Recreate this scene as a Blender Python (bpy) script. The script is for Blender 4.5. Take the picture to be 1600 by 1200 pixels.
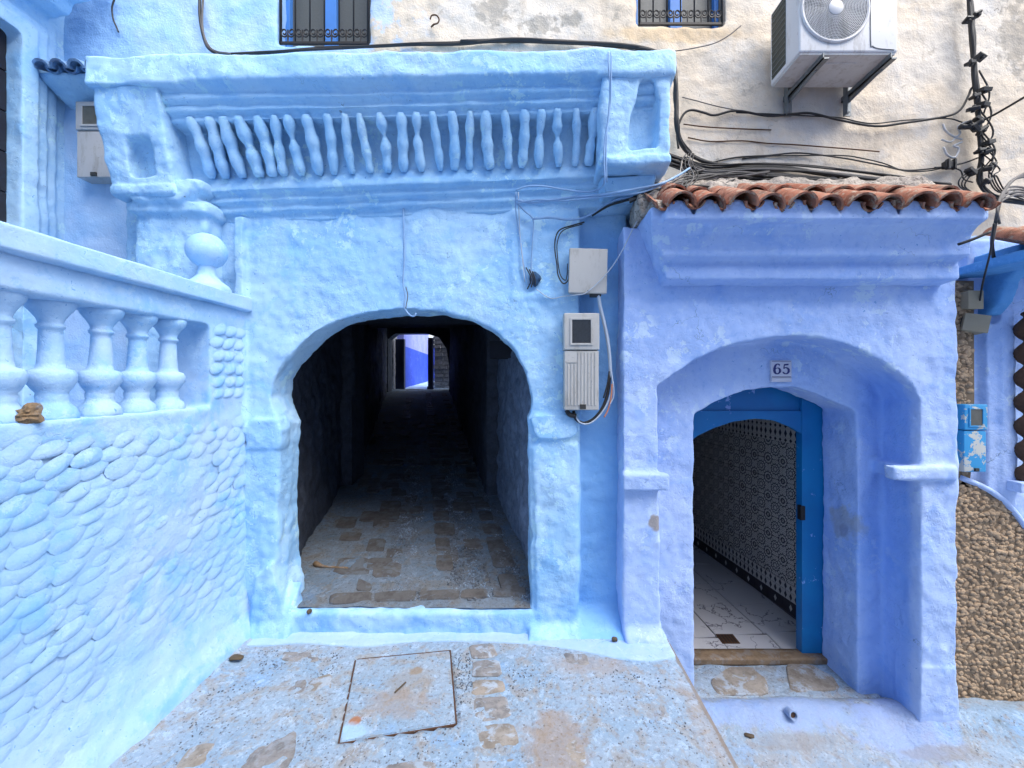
import bpy, bmesh, math, random
import numpy as np
from mathutils import Vector, Matrix, Euler, geometry
random.seed(7); np.random.seed(7)
for o in list(bpy.data.objects): bpy.data.objects.remove(o, do_unlink=True)
SC = bpy.context.scene
COL = SC.collection
R = math.radians

# ------------------------------------------------------------------ camera
F, CX, CY, EYE = 620.0, 822.0, 597.0, 1.88
cam = bpy.data.cameras.new('camera'); camo = bpy.data.objects.new('camera', cam); COL.objects.link(camo)
camo.location = (0, 0, EYE); camo.rotation_euler = (R(90), 0, 0)
cam.sensor_width = 36; cam.lens = F/1600*36
cam.shift_x = -(CX-800)/1600; cam.shift_y = -(600-CY)/1600
cam.clip_start = 0.05; cam.clip_end = 300
SC.camera = camo
# ------------------------------------------------------------------ sky, sun, exposure
SUN_DIR = Vector((0.50, -0.40, 1.0)).normalized()      # towards the sun (from the right, above and behind the viewer)
world = bpy.data.worlds.new('World'); SC.world = world; world.use_nodes = True
wn = world.node_tree.nodes; wl = world.node_tree.links; wn.clear()
sky = wn.new('ShaderNodeTexSky'); sky.sky_type = 'NISHITA'; sky.sun_disc = False
sky.sun_elevation = math.asin(SUN_DIR.z); sky.sun_rotation = math.atan2(SUN_DIR.x, SUN_DIR.y)
sky.dust_density = 3.0
hs = wn.new('ShaderNodeHueSaturation'); hs.inputs['Saturation'].default_value = 0.42
bg = wn.new('ShaderNodeBackground'); bg.inputs['Strength'].default_value = 0.13
wo = wn.new('ShaderNodeOutputWorld')
wl.new(sky.outputs[0], hs.inputs['Color']); wl.new(hs.outputs[0], bg.inputs['Color']); wl.new(bg.outputs[0], wo.inputs['Surface'])
sl = bpy.data.lights.new('sun', 'SUN'); sl.energy = 1.1; sl.angle = R(50); sl.color = (1.0, 0.97, 0.92)
so = bpy.data.objects.new('sun', sl); COL.objects.link(so)
so.rotation_euler = SUN_DIR.to_track_quat('Z', 'Y').to_euler()
SC.view_settings.view_transform = 'Standard'; SC.view_settings.look = 'None'
SC.view_settings.gamma = 1; SC.view_settings.use_curve_mapping = False
SC.view_settings.exposure = 1.47
SC.cycles.max_bounces = 6; SC.cycles.diffuse_bounces = 3; SC.cycles.glossy_bounces = 2; SC.cycles.transmission_bounces = 1; SC.cycles.volume_bounces = 0

# ------------------------------------------------------------------ measuring helpers
def X(px, D): return (px-CX)*D/F
def Z(py, D): return EYE-(py-CY)*D/F
def P(px, py, D): return Vector((X(px, D), D, Z(py, D)))
def G(px, py, z=0.0):
    D = (EYE-z)*F/(py-CY); return Vector((X(px, D), D, z))
def TZ(y): return 0.17+(y-3.0)*0.13                       # height of the rising tunnel floor
def TG(px, py):
    D = 2.1/((py-CY)/F+0.13); return Vector((X(px, D), D, TZ(D)))

# ------------------------------------------------------------------ vectorised noise
_perm = np.random.RandomState(3).permutation(256); _perm = np.concatenate([_perm, _perm, _perm])
_grad = np.random.RandomState(4).normal(size=(256, 3)); _grad /= np.linalg.norm(_grad, axis=1)[:, None]
def perlin(p):
    i = np.floor(p).astype(int); f = p-i; i &= 255
    u = f*f*f*(f*(f*6-15)+10); r = 0
    for dx in (0, 1):
        for dy in (0, 1):
            for dz in (0, 1):
                g = _grad[_perm[_perm[_perm[(i[:, 0]+dx) & 255]+((i[:, 1]+dy) & 255)]+((i[:, 2]+dz) & 255)]]
                d = f-np.array([dx, dy, dz])
                w = (u[:, 0] if dx else 1-u[:, 0])*(u[:, 1] if dy else 1-u[:, 1])*(u[:, 2] if dz else 1-u[:, 2])
                r = r+w*(g*d).sum(1)
    return r
def displace(me, amps, off=0.0):
    n = len(me.vertices); co = np.empty(n*3); me.vertices.foreach_get('co', co); co = co.reshape(-1, 3)
    no = np.empty(n*3, dtype=np.float32); me.vertices.foreach_get('normal', no); no = no.reshape(-1, 3)
    d = np.zeros(n)
    for sc, am in amps:
        if isinstance(sc, tuple): d += am*perlin(co*np.array(sc)+off+sc[0])
        else: d += am*perlin(co*sc+off+sc)
    co = co+no*d[:, None]; me.vertices.foreach_set('co', co.reshape(-1)); me.update()

# ------------------------------------------------------------------ object helpers
def tag(o, label=None, cat=None, group=None, kind=None):
    if label: o['label'] = label
    if cat: o['category'] = cat
    if group: o['group'] = group
    if kind: o['kind'] = kind
    return o
def empty(name, loc=(0, 0, 0), label=None, cat=None, group=None, kind=None):
    o = bpy.data.objects.new(name, None); COL.objects.link(o); o.location = loc; o.empty_display_size = .1
    bpy.context.view_layer.update()
    return tag(o, label, cat, group, kind)
def wmat(o):
    m = Matrix.Translation(o.location) @ o.rotation_euler.to_matrix().to_4x4() @ Matrix.Diagonal((*o.scale, 1))
    return (wmat(o.parent) @ o.matrix_parent_inverse @ m) if o.parent else m
def put(o, parent):
    if parent is not None:
        o.parent = parent; o.matrix_parent_inverse = wmat(parent).inverted()
    return o
def link(name, me, mat, parent=None, smooth=True, label=None):
    if mat is not None and not me.materials: me.materials.append(mat)
    if smooth and len(me.polygons): me.polygons.foreach_set('use_smooth', [True]*len(me.polygons))
    o = bpy.data.objects.new(name, me); COL.objects.link(o); put(o, parent)
    if label: o['label'] = label
    return o
def fin(bm, name, mat, parent=None, smooth=False, label=None, bevel=0.0, seg=2):
    if bevel:
        bmesh.ops.bevel(bm, geom=[e for e in bm.edges if e.is_manifold and e.calc_face_angle(0) > .5], offset=bevel, segments=seg, affect='EDGES', profile=.6)
    me = bpy.data.meshes.new(name); bm.to_mesh(me); bm.free()
    if smooth == 'auto':
        o = link(name, me, mat, parent, True, label)
        try: me.set_sharp_from_angle(angle=R(40))
        except Exception: pass
        return o
    return link(name, me, mat, parent, smooth, label)
def box(bm, a, b, M=None):
    a = Vector(a); b = Vector(b); lo = [min(a[i], b[i]) for i in range(3)]; hi = [max(a[i], b[i]) for i in range(3)]
    vs = [bm.verts.new((x, y, z)) for x in (lo[0], hi[0]) for y in (lo[1], hi[1]) for z in (lo[2], hi[2])]
    for f in ((0, 1, 3, 2), (4, 6, 7, 5), (0, 4, 5, 1), (2, 3, 7, 6), (0, 2, 6, 4), (1, 5, 7, 3)):
        bm.faces.new([vs[i] for i in f])
    if M is not None:
        for v in vs: v.co = M @ v.co
    return vs
def prism(bm, pts, d0, d1, axis='y'):
    """closed prism of a polygon. axis y: pts=(x,z); axis x: pts=(y,z); axis z: pts=(x,y)"""
    def mk(p, d):
        return (p[0], d, p[1]) if axis == 'y' else ((d, p[0], p[1]) if axis == 'x' else (p[0], p[1], d))
    A = [bm.verts.new(mk(p, d0)) for p in pts]; B = [bm.verts.new(mk(p, d1)) for p in pts]
    tri = geometry.tessellate_polygon([[Vector((p[0], p[1], 0)) for p in pts]])
    for t in tri:
        bm.faces.new([A[i] for i in t]); bm.faces.new([B[i] for i in reversed(t)])
    n = len(pts)
    for i in range(n): bm.faces.new((A[i], A[(i+1) % n], B[(i+1) % n], B[i]))
    return A+B
def fixn(bm): bmesh.ops.recalc_face_normals(bm, faces=bm.faces)
def smoothpath(pts, sub=6):
    pts = [Vector(p) for p in pts]
    if len(pts) < 3: return pts
    out = []; q = [pts[0]*2-pts[1]]+pts+[pts[-1]*2-pts[-2]]
    for i in range(1, len(q)-2):
        for k in range(sub):
            t = k/sub; a, b, c, d = q[i-1:i+3]
            out.append(.5*((2*b)+(c-a)*t+(2*a-5*b+4*c-d)*t*t+(3*b-a-3*c+d)*t**3))
    out.append(pts[-1]); return out
def tube(bm, pts, r, n=6, caps=True):
    """r: number or list of radii"""
    rs = r if hasattr(r, '__len__') else [r]*len(pts)
    rings = []; up = Vector((0.13, .21, .97)).normalized()
    for i, p in enumerate(pts):
        t = (pts[min(i+1, len(pts)-1)]-pts[max(i-1, 0)])
        if t.length < 1e-7: t = Vector((0, 0, 1))
        t.normalize(); a = t.cross(up)
        if a.length < .05: a = t.cross(Vector((1, 0, 0)))
        a.normalize(); b = t.cross(a)
        if rings and a.dot(pa) < 0: a = -a; b = -b
        pa = a
        rings.append([bm.verts.new(p+(a*math.cos(2*math.pi*k/n)+b*math.sin(2*math.pi*k/n))*rs[i]) for k in range(n)])
    for A, B in zip(rings, rings[1:]):
        for k in range(n): bm.faces.new((A[k], A[(k+1) % n], B[(k+1) % n], B[k]))
    if caps: bm.faces.new(rings[0][::-1]); bm.faces.new(rings[-1])
def lathe(bm, prof, n=20, M=None):
    rings = []
    for r, z in prof:
        rings.append([bm.verts.new((r*math.cos(2*math.pi*k/n), r*math.sin(2*math.pi*k/n), z)) for k in range(n)])
    for A, B in zip(rings, rings[1:]):
        for k in range(n): bm.faces.new((A[k], A[(k+1) % n], B[(k+1) % n], B[k]))
    bm.faces.new(rings[0][::-1]); bm.faces.new(rings[-1])
    if M is not None: bmesh.ops.transform(bm, matrix=M, verts=[v for q in rings for v in q])
def plaster(bm, name, mat, parent=None, voxel=0.013, smooth=3, amps=((1.7, .02), (6, .009), (18, .004)), label=None, off=0.0, warp=None):
    """closed, possibly overlapping solids -> one rounded, hand-trowelled plaster skin"""
    fixn(bm); me = bpy.data.meshes.new('t'); bm.to_mesh(me); bm.free()
    o = bpy.data.objects.new('t', me); COL.objects.link(o)
    m = o.modifiers.new('r', 'REMESH'); m.mode = 'VOXEL'; m.voxel_size = voxel; m.use_smooth_shade = True
    if smooth:
        s = o.modifiers.new('s', 'SMOOTH'); s.factor = .5; s.iterations = smooth
    dg = bpy.context.evaluated_depsgraph_get(); dg.update()
    nm = bpy.data.meshes.new_from_object(o.evaluated_get(dg)); bpy.data.objects.remove(o, do_unlink=True); bpy.data.meshes.remove(me)
    nm.name = name; nm.materials.clear()
    if warp: warp(nm)
    displace(nm, amps, off)
    return link(name, nm, mat, parent, True, label)
def dup(o, parent, loc=None, rot=None, scale=None):
    c = o.copy(); COL.objects.link(c); c.parent = parent
    if loc is not None: c.location = loc
    if rot is not None: c.rotation_euler = rot
    if scale is not None: c.scale = scale
    return c
def inst(name, me, parent, loc, rot=(0, 0, 0), scale=(1, 1, 1)):
    o = bpy.data.objects.new(name, me); COL.objects.link(o); o.location = loc; o.rotation_euler = rot; o.scale = scale
    return put(o, parent)

# ------------------------------------------------------------------ material helpers
class NT:
    def __init__(s, name):
        s.m = bpy.data.materials.new(name); s.m.use_nodes = True; s.n = s.m.node_tree.nodes; s.l = s.m.node_tree.links
        s.b = s.n['Principled BSDF']; s._pos = None
    def set(s, sock, v):
        if hasattr(v, 'is_output') or isinstance(v, bpy.types.NodeSocket): s.l.new(v, sock)
        else: sock.default_value = v
    @property
    def pos(s):
        if s._pos is None: s._pos = s.n.new('ShaderNodeNewGeometry').outputs['Position']
        return s._pos
    def obj(s): return s.n.new('ShaderNodeTexCoord').outputs['Object']
    def noise(s, sc, det=4, rough=.55, vec=None, dist=0.0, out='Fac'):
        n = s.n.new('ShaderNodeTexNoise'); n.inputs['Scale'].default_value = sc; n.inputs['Detail'].default_value = det
        n.inputs['Roughness'].default_value = rough; n.inputs['Distortion'].default_value = dist
        s.l.new(vec if vec is not None else s.pos, n.inputs['Vector']); return n.outputs[out]
    def voro(s, sc, feature='F1', vec=None, out='Distance', rnd=1.0):
        n = s.n.new('ShaderNodeTexVoronoi'); n.feature = feature; n.inputs['Scale'].default_value = sc; n.inputs['Randomness'].default_value = rnd
        s.l.new(vec if vec is not None else s.pos, n.inputs['Vector']); return n.outputs[out]
    def math(s, op, a, b=0.0, c=0.0):
        n = s.n.new('ShaderNodeMath'); n.operation = op
        for i, v in enumerate((a, b, c)):
            if i < len(n.inputs): s.set(n.inputs[i], v)
        return n.outputs[0]
    def ramp(s, f, lo, hi, a=0.0, b=1.0):
        n = s.n.new('ShaderNodeMapRange'); n.interpolation_type = 'SMOOTHSTEP'
        s.set(n.inputs['Value'], f); n.inputs['From Min'].default_value = lo; n.inputs['From Max'].default_value = hi
        n.inputs['To Min'].default_value = a; n.inputs['To Max'].default_value = b; return n.outputs[0]
    def mix(s, f, a, b):
        n = s.n.new('ShaderNodeMix'); n.data_type = 'RGBA'
        s.set(n.inputs[0], f)
        for i, v in ((6, a), (7, b)): s.set(n.inputs[i], (*v, 1) if isinstance(v, tuple) and len(v) == 3 else v)
        return n.outputs[2]
    def scale(s, vec, sc):
        n = s.n.new('ShaderNodeMapping'); n.inputs['Scale'].default_value = sc; s.l.new(vec, n.inputs['Vector']); return n.outputs[0]
    def xyz(s, vec=None):
        n = s.n.new('ShaderNodeSeparateXYZ'); s.l.new(vec if vec is not None else s.pos, n.inputs[0]); return n.outputs
    def spot(s, c, rad, soft=.25, wob=.5, nsc=9):
        """1 inside an uneven patch round c (rad = three radii)"""
        a = s.n.new('ShaderNodeVectorMath'); a.operation = 'SUBTRACT'; s.l.new(s.pos, a.inputs[0]); a.inputs[1].default_value = c
        b = s.n.new('ShaderNodeVectorMath'); b.operation = 'DIVIDE'; s.l.new(a.outputs[0], b.inputs[0]); b.inputs[1].default_value = rad
        l = s.n.new('ShaderNodeVectorMath'); l.operation = 'LENGTH'; s.l.new(b.outputs[0], l.inputs[0])
        w = s.math('MULTIPLY', s.math('SUBTRACT', s.noise(nsc, 5), .5), wob*4)
        return s.ramp(s.math('ADD', l.outputs['Value'], w), 1+soft, 1-soft)
    def out(s, col, rough=.8, bump=None, bs=.3, bd=.01, metal=0.0, spec=None):
        s.set(s.b.inputs['Base Color'], (*col, 1) if isinstance(col, tuple) and len(col) == 3 else col)
        s.set(s.b.inputs['Roughness'], rough); s.b.inputs['Metallic'].default_value = metal
        if spec is not None: s.b.inputs['Specular IOR Level'].default_value = spec
        if bump is not None:
            n = s.n.new('ShaderNodeBump'); n.inputs['Strength'].default_value = bs; n.inputs['Distance'].default_value = bd
            s.l.new(bump, n.inputs['Height']); s.l.new(n.outputs[0], s.b.inputs['Normal'])
        return s.m
def plain(name, col, rough=.6, metal=0.0, var=.12, sc=14, bs=.15, grime=0.0):
    t = NT(name); c2 = tuple(min(1, c*(1-var*2)) for c in col)
    cc = t.mix(t.noise(sc, 5), c2, col)
    if grime:
        g = t.noise(7, 5, .72, vec=t.scale(t.pos, (2.5, 2.5, .7)))
        cc = t.mix(t.ramp(g, .50, .68, 0, grime), cc, (.20, .17, .13)); cc = t.mix(t.ramp(t.noise(60, 3, .6), .66, .70, 0, grime), cc, (.12, .10, .08))
    return t.out(cc, rough, t.noise(sc*5, 3), bs, .002, metal)

def limewash(name, pale, mid, deep, spots=(), crack=.5, stain=(.06, .25, .62), deepamt=.5, bump=.42, extra=None, flake=.7):
    """layered limewash: pale coats rubbed through to stronger blue, specks of dirt and hairline cracks"""
    t = NT(name)
    big = t.noise(1.25, 4, .62)
    c = t.mix(t.ramp(big, .36, .64), mid, pale)
    med = t.noise(3.1, 5, .66, dist=.5)
    c = t.mix(t.ramp(med, .50, .70, 0, deepamt), c, deep)
    fine = t.noise(24, 4, .7)
    c = t.mix(t.ramp(fine, .54, .72, 0, .40), c, tuple(min(.95, p*1.12+.05) for p in pale))
    c = t.mix(t.ramp(fine, .46, .30, 0, .35), c, tuple(p*.86 for p in deep))
    sp = t.noise(48, 2, .55, dist=.8)
    c = t.mix(t.math('MULTIPLY', t.ramp(sp, .69, .74, 0, .75), t.ramp(med, .56, .44)), c, stain)
    c = t.mix(t.math('MULTIPLY', t.ramp(sp, .27, .24, 0, .8), t.ramp(big, .50, .60)), c, (.15, .15, .16))
    if crack:
        wv = t.n.new('ShaderNodeVectorMath'); wv.operation = 'ADD'
        nz = t.noise(6, 3, .6, out='Color'); sc = t.n.new('ShaderNodeVectorMath'); sc.operation = 'SCALE'; sc.inputs['Scale'].default_value = .26
        t.l.new(nz, sc.inputs[0]); t.l.new(t.pos, wv.inputs[0]); t.l.new(sc.outputs[0], wv.inputs[1])
        cr = t.ramp(t.voro(2.1, 'DISTANCE_TO_EDGE', wv.outputs[0]), .005, .0)
        cr = t.math('MULTIPLY', cr, t.ramp(t.noise(1.9, 2), .55, .60))
        c = t.mix(t.math('MULTIPLY', cr, crack), c, (.08, .13, .22))
    fk = t.math('MULTIPLY', t.ramp(t.noise(7.5, 5, .74, dist=.3), .555, .568), t.ramp(t.noise(1.5, 2), .50, .58))
    c = t.mix(t.math('MULTIPLY', fk, flake), c, tuple(min(.93, p*1.16+.04) for p in pale))
    for pos, rad, col, amt in spots:
        c = t.mix(t.math('MULTIPLY', t.spot(pos, rad), amt), c, col)
    if extra: c = extra(t, c)
    h = t.math('ADD', t.noise(13, 5, .60), t.math('MULTIPLY', t.ramp(t.noise(26, 2, .5, dist=1.2), .62, .68), -.22))
    h = t.math('MULTIPLY', h, t.ramp(t.noise(1.7, 3, .55), .36, .62, .25, 1.0))
    h = t.math('SUBTRACT', h, t.math('MULTIPLY', fk, .12))
    return t.out(c, .78, h, bump, .035, spec=.25)

# ------------------------------------------------------------------ materials
def recess_deep(t, c):    # recess blue: partly a stronger coat, partly bounced-light shade put into the colour
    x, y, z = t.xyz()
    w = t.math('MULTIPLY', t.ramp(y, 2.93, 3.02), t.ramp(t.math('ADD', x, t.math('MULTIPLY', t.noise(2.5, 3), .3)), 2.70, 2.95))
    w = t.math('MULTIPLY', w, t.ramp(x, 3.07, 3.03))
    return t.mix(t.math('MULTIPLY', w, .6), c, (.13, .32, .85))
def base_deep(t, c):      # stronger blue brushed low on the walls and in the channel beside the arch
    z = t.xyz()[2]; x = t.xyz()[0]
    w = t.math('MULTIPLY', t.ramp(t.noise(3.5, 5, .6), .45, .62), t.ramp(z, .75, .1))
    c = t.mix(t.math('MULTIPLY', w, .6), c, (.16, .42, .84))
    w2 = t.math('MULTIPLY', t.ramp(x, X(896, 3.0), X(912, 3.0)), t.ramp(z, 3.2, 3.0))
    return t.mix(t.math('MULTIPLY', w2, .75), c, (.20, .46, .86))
SKYB = dict(pale=(.44, .665, .90), mid=(.33, .59, .89), deep=(.20, .50, .87))
M_sky = limewash('sky_blue_limewash', **SKYB, extra=base_deep)
M_par = limewash('parapet_blue_limewash', pale=(.43, .66, .90), mid=(.31, .58, .885), deep=(.19, .47, .86), deepamt=.5, crack=.3)
M_terr = limewash('terrace_blue_limewash', pale=(.44, .62, .86), mid=(.34, .57, .86), deep=(.22, .50, .87), flake=.3, crack=0, bump=.3, deepamt=.8)
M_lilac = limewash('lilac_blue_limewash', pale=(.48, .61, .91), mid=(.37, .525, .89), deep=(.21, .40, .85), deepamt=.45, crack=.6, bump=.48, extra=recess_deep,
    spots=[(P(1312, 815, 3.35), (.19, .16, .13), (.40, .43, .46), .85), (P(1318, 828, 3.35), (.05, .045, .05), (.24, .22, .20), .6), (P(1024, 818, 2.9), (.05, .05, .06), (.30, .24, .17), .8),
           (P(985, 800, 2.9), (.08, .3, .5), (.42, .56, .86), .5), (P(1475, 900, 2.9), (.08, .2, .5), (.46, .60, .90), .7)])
M_deepblue = limewash('far_cobalt_limewash', pale=(.05, .11, .62), mid=(.035, .08, .55), deep=(.03, .06, .45), crack=0)
M_farlilac = limewash('far_lilac_limewash', pale=(.33, .36, .78), mid=(.26, .30, .74), deep=(.2, .24, .66), crack=0)
def creamy():
    t = NT('cream_and_blue_render'); x, y, z = t.xyz()
    c = t.mix(t.ramp(t.noise(1.2, 5, .6), .4, .65), (.72, .61, .48), (.75, .68, .59))
    c = t.mix(t.ramp(t.noise(3.2, 5, .7), .5, .66, 0, .4), c, (.62, .62, .62))
    c = t.mix(t.ramp(t.noise(7, 5, .7, dist=.8), .6, .68, 0, .55), c, (.38, .33, .27))
    st = t.math('MULTIPLY', t.ramp(t.noise(2, 4, .6, vec=t.scale(t.pos, (3.5, 3.5, .8))), .56, .68), .45)
    c = t.mix(st, c, (.50, .42, .33))
    dk = t.math('MULTIPLY', t.ramp(t.noise(30, 3, .6, dist=1.5), .66, .72), t.ramp(t.noise(1.7, 2), .45, .6))
    c = t.mix(t.math('MULTIPLY', dk, .8), c, (.16, .13, .10))
    for pt, rad in ((P(845, 40, 3.2), (.13, .2, .07)), (P(890, 28, 3.2), (.10, .2, .05)), (P(1590, 55, 3.2), (.12, .2, .28)), (P(770, 10, 3.2), (.14, .2, .12))):
        c = t.mix(t.math('MULTIPLY', t.spot(pt, rad, .3, .9, 14), .55), c, (.26, .23, .19))
    c = t.mix(t.math('MULTIPLY', t.spot(P(1060, 52, 3.2), (.5, .3, .07), .3, .4, 5), .5), c, (.66, .45, .22))
    c = t.mix(t.math('MULTIPLY', t.spot(P(1270, 160, 3.2), (.3, .3, .25), .3, .4, 5), .6), c, (.40, .40, .42))
    e = t.math('ADD', x, t.math('MULTIPLY', t.math('SUBTRACT', t.noise(2.6, 5, .65), .5), .9))
    bl = t.mix(t.ramp(t.noise(1.7, 4), .4, .6), (.34, .57, .88), (.46, .64, .90))
    c = t.mix(t.ramp(e, -1.18, -1.30), c, bl)
    c = t.mix(t.math('MULTIPLY', t.math('MULTIPLY', t.ramp(e, -.75, -.95), t.ramp(t.noise(4, 5, .7), .46, .55)), .7), c, bl)
    c = t.mix(t.math('MULTIPLY', t.ramp(t.math('ADD', z, t.math('MULTIPLY', t.noise(3), .2)), 4.42, 4.34), t.ramp(x, 1.1, 1.0)), c, bl)
    h = t.math('ADD', t.noise(14, 5, .65), t.math('MULTIPLY', t.noise(80, 3), .3))
    return t.out(c, .85, h, .55, .02, spec=.2)
M_cream = creamy()
def paving(name, worn, stains=(), dim=1.0):
    t = NT(name)
    n1 = t.noise(2.2, 5, .62); n2 = t.noise(6.5, 5, .74, dist=.6)
    c = t.mix(t.ramp(n1, .38, .62), (.26, .37, .50), (.33, .41, .51))
    c = t.mix(t.ramp(n2, .50, .58, 0, .8), c, (.33, .34, .35))
    c = t.mix(t.ramp(n2, .61, .67, 0, worn), c, (.27, .24, .22))
    c = t.mix(t.ramp(n1, .42, .30, 0, .7), c, (.24, .43, .72))
    n4 = t.noise(13, 5, .78, dist=.3)
    c = t.mix(t.ramp(n4, .55, .62, 0, .5), c, (.29, .265, .25)); c = t.mix(t.ramp(n4, .46, .38, 0, .7), c, (.42, .55, .72))
    n3 = t.noise(42, 4, .72)
    c = t.mix(t.ramp(n3, .56, .64, 0, .7), c, (.17, .17, .18))
    c = t.mix(t.ramp(n3, .42, .34, 0, .6), c, (.46, .53, .62))
    c = t.mix(t.math('MULTIPLY', t.ramp(t.voro(30, 'F1'), .20, .12, 0, .8), t.ramp(n2, .44, .5)), c, (.08, .09, .11))
    for pos, rad, col, amt in stains: c = t.mix(t.math('MULTIPLY', t.spot(pos, rad, .3, .45, 11), amt), c, col)
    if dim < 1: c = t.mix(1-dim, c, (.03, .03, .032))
    return t.out(c, .85, t.noise(30, 5, .72), .8, .02, spec=.25)
BRN = (.34, .24, .16)
M_pave = paving('painted_cement_paving', .8, [(G(870, 1170), (.16, .2, .1), BRN, .6), (G(1110, 1130), (.1, .3, .1), BRN, .3), (G(925, 1040), (.25, .08, .1), (.36, .30, .26), .5), (Vector((1.038, 2.2, 0)), (.016, .9, .1), (.26, .21, .17), .8)])
M_low = paving('lower_street_cement', .9, [(Vector((1.95, 3.02, -.66)), (.75, .12, .2), (.27, .42, .80), .75), (Vector((2.75, 2.92, -.66)), (.35, .2, .2), (.27, .40, .80), .6), (G(1565, 1150, -.7), (.10, .06, .1), (.04, .05, .03), .85), (G(1480, 1180, -.7), (.25, .05, .1), (.22, .20, .19), .6), (G(1250, 1165, -.7), (.3, .06, .1), (.24, .22, .20), .6), (Vector((2.2, 2.85, -.7)), (.9, .35, .2), (.44, .49, .58), .30), (Vector((1.4, 2.3, -.7)), (.4, .3, .2), (.34, .37, .40), .6)])
M_curb = limewash('painted_kerb', pale=(.40, .54, .72), mid=(.35, .51, .74), deep=(.28, .52, .86), crack=.5, deepamt=.4)
def stone(name, a, b, paint=.35, pc=(.42, .56, .74)):
    t = NT(name); r = t.n.new('ShaderNodeObjectInfo').outputs['Random']
    c = t.mix(r, a, b); c = t.mix(t.ramp(t.noise(12, 5, .7), .4, .66), c, tuple(v*.62 for v in a))
    c = t.mix(t.ramp(t.noise(7, 5, .72, dist=.5), .5, .6, 0, paint), c, pc)
    c = t.mix(t.ramp(t.noise(70, 3), .6, .68, 0, .4), c, (.12, .11, .11))
    return t.out(c, .72, t.noise(34, 5, .68), .5, .01, spec=.35)
M_slab = stone('worn_paving_stone', (.27, .26, .26), (.31, .28, .26), .9, (.37, .44, .53))
M_slabc = stone('clean_grey_paving_stone', (.235, .225, .225), (.27, .25, .24), .35, (.34, .40, .48))
M_slab2 = stone('tan_paving_stone', (.34, .29, .24), (.31, .28, .25), .9, (.38, .44, .52))
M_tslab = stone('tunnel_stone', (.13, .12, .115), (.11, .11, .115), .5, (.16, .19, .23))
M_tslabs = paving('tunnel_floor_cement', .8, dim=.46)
M_pebble = stone('dark_pebble', (.12, .14, .17), (.19, .20, .22), .5)
M_clad = stone('brown_stone_cladding', (.43, .30, .19), (.48, .35, .23), 0)
M_cladm = plain('cladding_mortar', (.24, .17, .11), .9, 0, .2, 20, .4)
M_tun = stone('blue_black_render', (.055, .065, .09), (.055, .065, .09), .25, (.09, .115, .17))  # near-black blue render for tunnel, far arch and corridor shell
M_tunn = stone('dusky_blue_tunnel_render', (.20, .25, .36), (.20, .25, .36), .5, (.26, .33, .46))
M_farst = stone('far_whitewashed_stone', (.60, .62, .70), (.52, .54, .62), .4, (.66, .70, .8))
def terracotta():
    t = NT('weathered_terracotta'); r = t.n.new('ShaderNodeObjectInfo').outputs['Random']
    c = t.mix(r, (.34, .12, .07), (.44, .21, .14))
    c = t.mix(t.ramp(t.noise(9, 5, .7), .44, .62, 0, .8), c, (.17, .075, .05))
    c = t.mix(t.ramp(t.noise(22, 5, .7, dist=.5), .50, .60, 0, .8), c, (.38, .31, .24))
    c = t.mix(t.ramp(t.noise(5, 3), .62, .7, 0, .6), c, (.11, .08, .065))
    return t.out(c, .82, t.noise(40, 5, .7), .6, .01, spec=.25)
M_tile = terracotta()
M_bluetile = stone('painted_roof_tile', (.16, .32, .58), (.22, .38, .62), .5, (.10, .13, .22))
def mortar():
    t = NT('lichened_mortar')
    c = t.mix(t.ramp(t.noise(9, 5, .72), .4, .6), (.52, .46, .40), (.33, .29, .26))
    c = t.mix(t.ramp(t.noise(40, 4, .7), .5, .62, 0, .8), c, (.13, .115, .10))
    return t.out(c, .9, t.noise(45, 5, .7), .9, .02)
M_mort = mortar()
M_cable = plain('black_cable', (.022, .022, .025), .55, 0, .3)
M_cableg = plain('dusty_grey_cable', (.16, .15, .15), .7, 0, .3)
M_cableb = plain('blue_painted_cable', (.32, .52, .84), .7, 0, .2)
M_cablew = plain('white_conduit', (.50, .58, .70), .5)
M_cableo = plain('bare_orange_wire', (.55, .22, .12), .5)
M_plast = plain('ivory_plastic', (.50, .49, .47), .45, 0, .05, 5, grime=.35)
M_plastg = plain('grey_plastic', (.47, .48, .50), .45, 0, .06, 5, grime=.35)
M_plastd = plain('dark_meter_glass', (.05, .055, .06), .15, 0, .3, 60)
M_glassb = plain('dusty_meter_glass', (.14, .14, .12), .3, 0, .25, 30)
M_latch = plain('dark_latch', (.06, .06, .055), .5, 0, .4, 120)
M_white = plain('white_enamel', (.66, .66, .68), .35, 0, .05, 6, grime=.35)
M_wgrey = plain('enamel_shadow_line', (.20, .21, .22), .5)
M_steel = plain('galvanised_steel', (.27, .29, .30), .5, .5, .2, 25)
M_under = plain('unit_underside', (.56, .57, .58), .5, 0, .1, 12, grime=.35)
M_iron = plain('black_iron', (.03, .027, .027), .55, .3, .3, 40)
M_rust = plain('rusty_iron', (.14, .07, .04), .8, .2, .3, 40)
M_mull = plain('bright_blue_woodwork', (.06, .25, .70), .5, 0, .1)
M_pane = plain('dusty_mesh_pane', (.12, .13, .125), .35, 0, .25, 160)
M_dark = plain('dark_interior', (.02, .02, .03), .8)
def doorblue():
    t = NT('glossy_door_blue')
    c = t.mix(t.ramp(t.noise(2, 4), .4, .6), (.004, .19, .47), (.004, .155, .42))
    c = t.mix(t.ramp(t.noise(9, 5, .7), .63, .66, 0, .8), c, (.25, .42, .78))
    return t.out(c, .4, t.noise(25, 5), .15, .005)
M_door = doorblue()
M_navy = plain('navy_door_wood', (.012, .02, .07), .6)
M_wood = stone('weathered_threshold_wood', (.33, .22, .13), (.27, .19, .12), .3, (.35, .38, .42))
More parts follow.
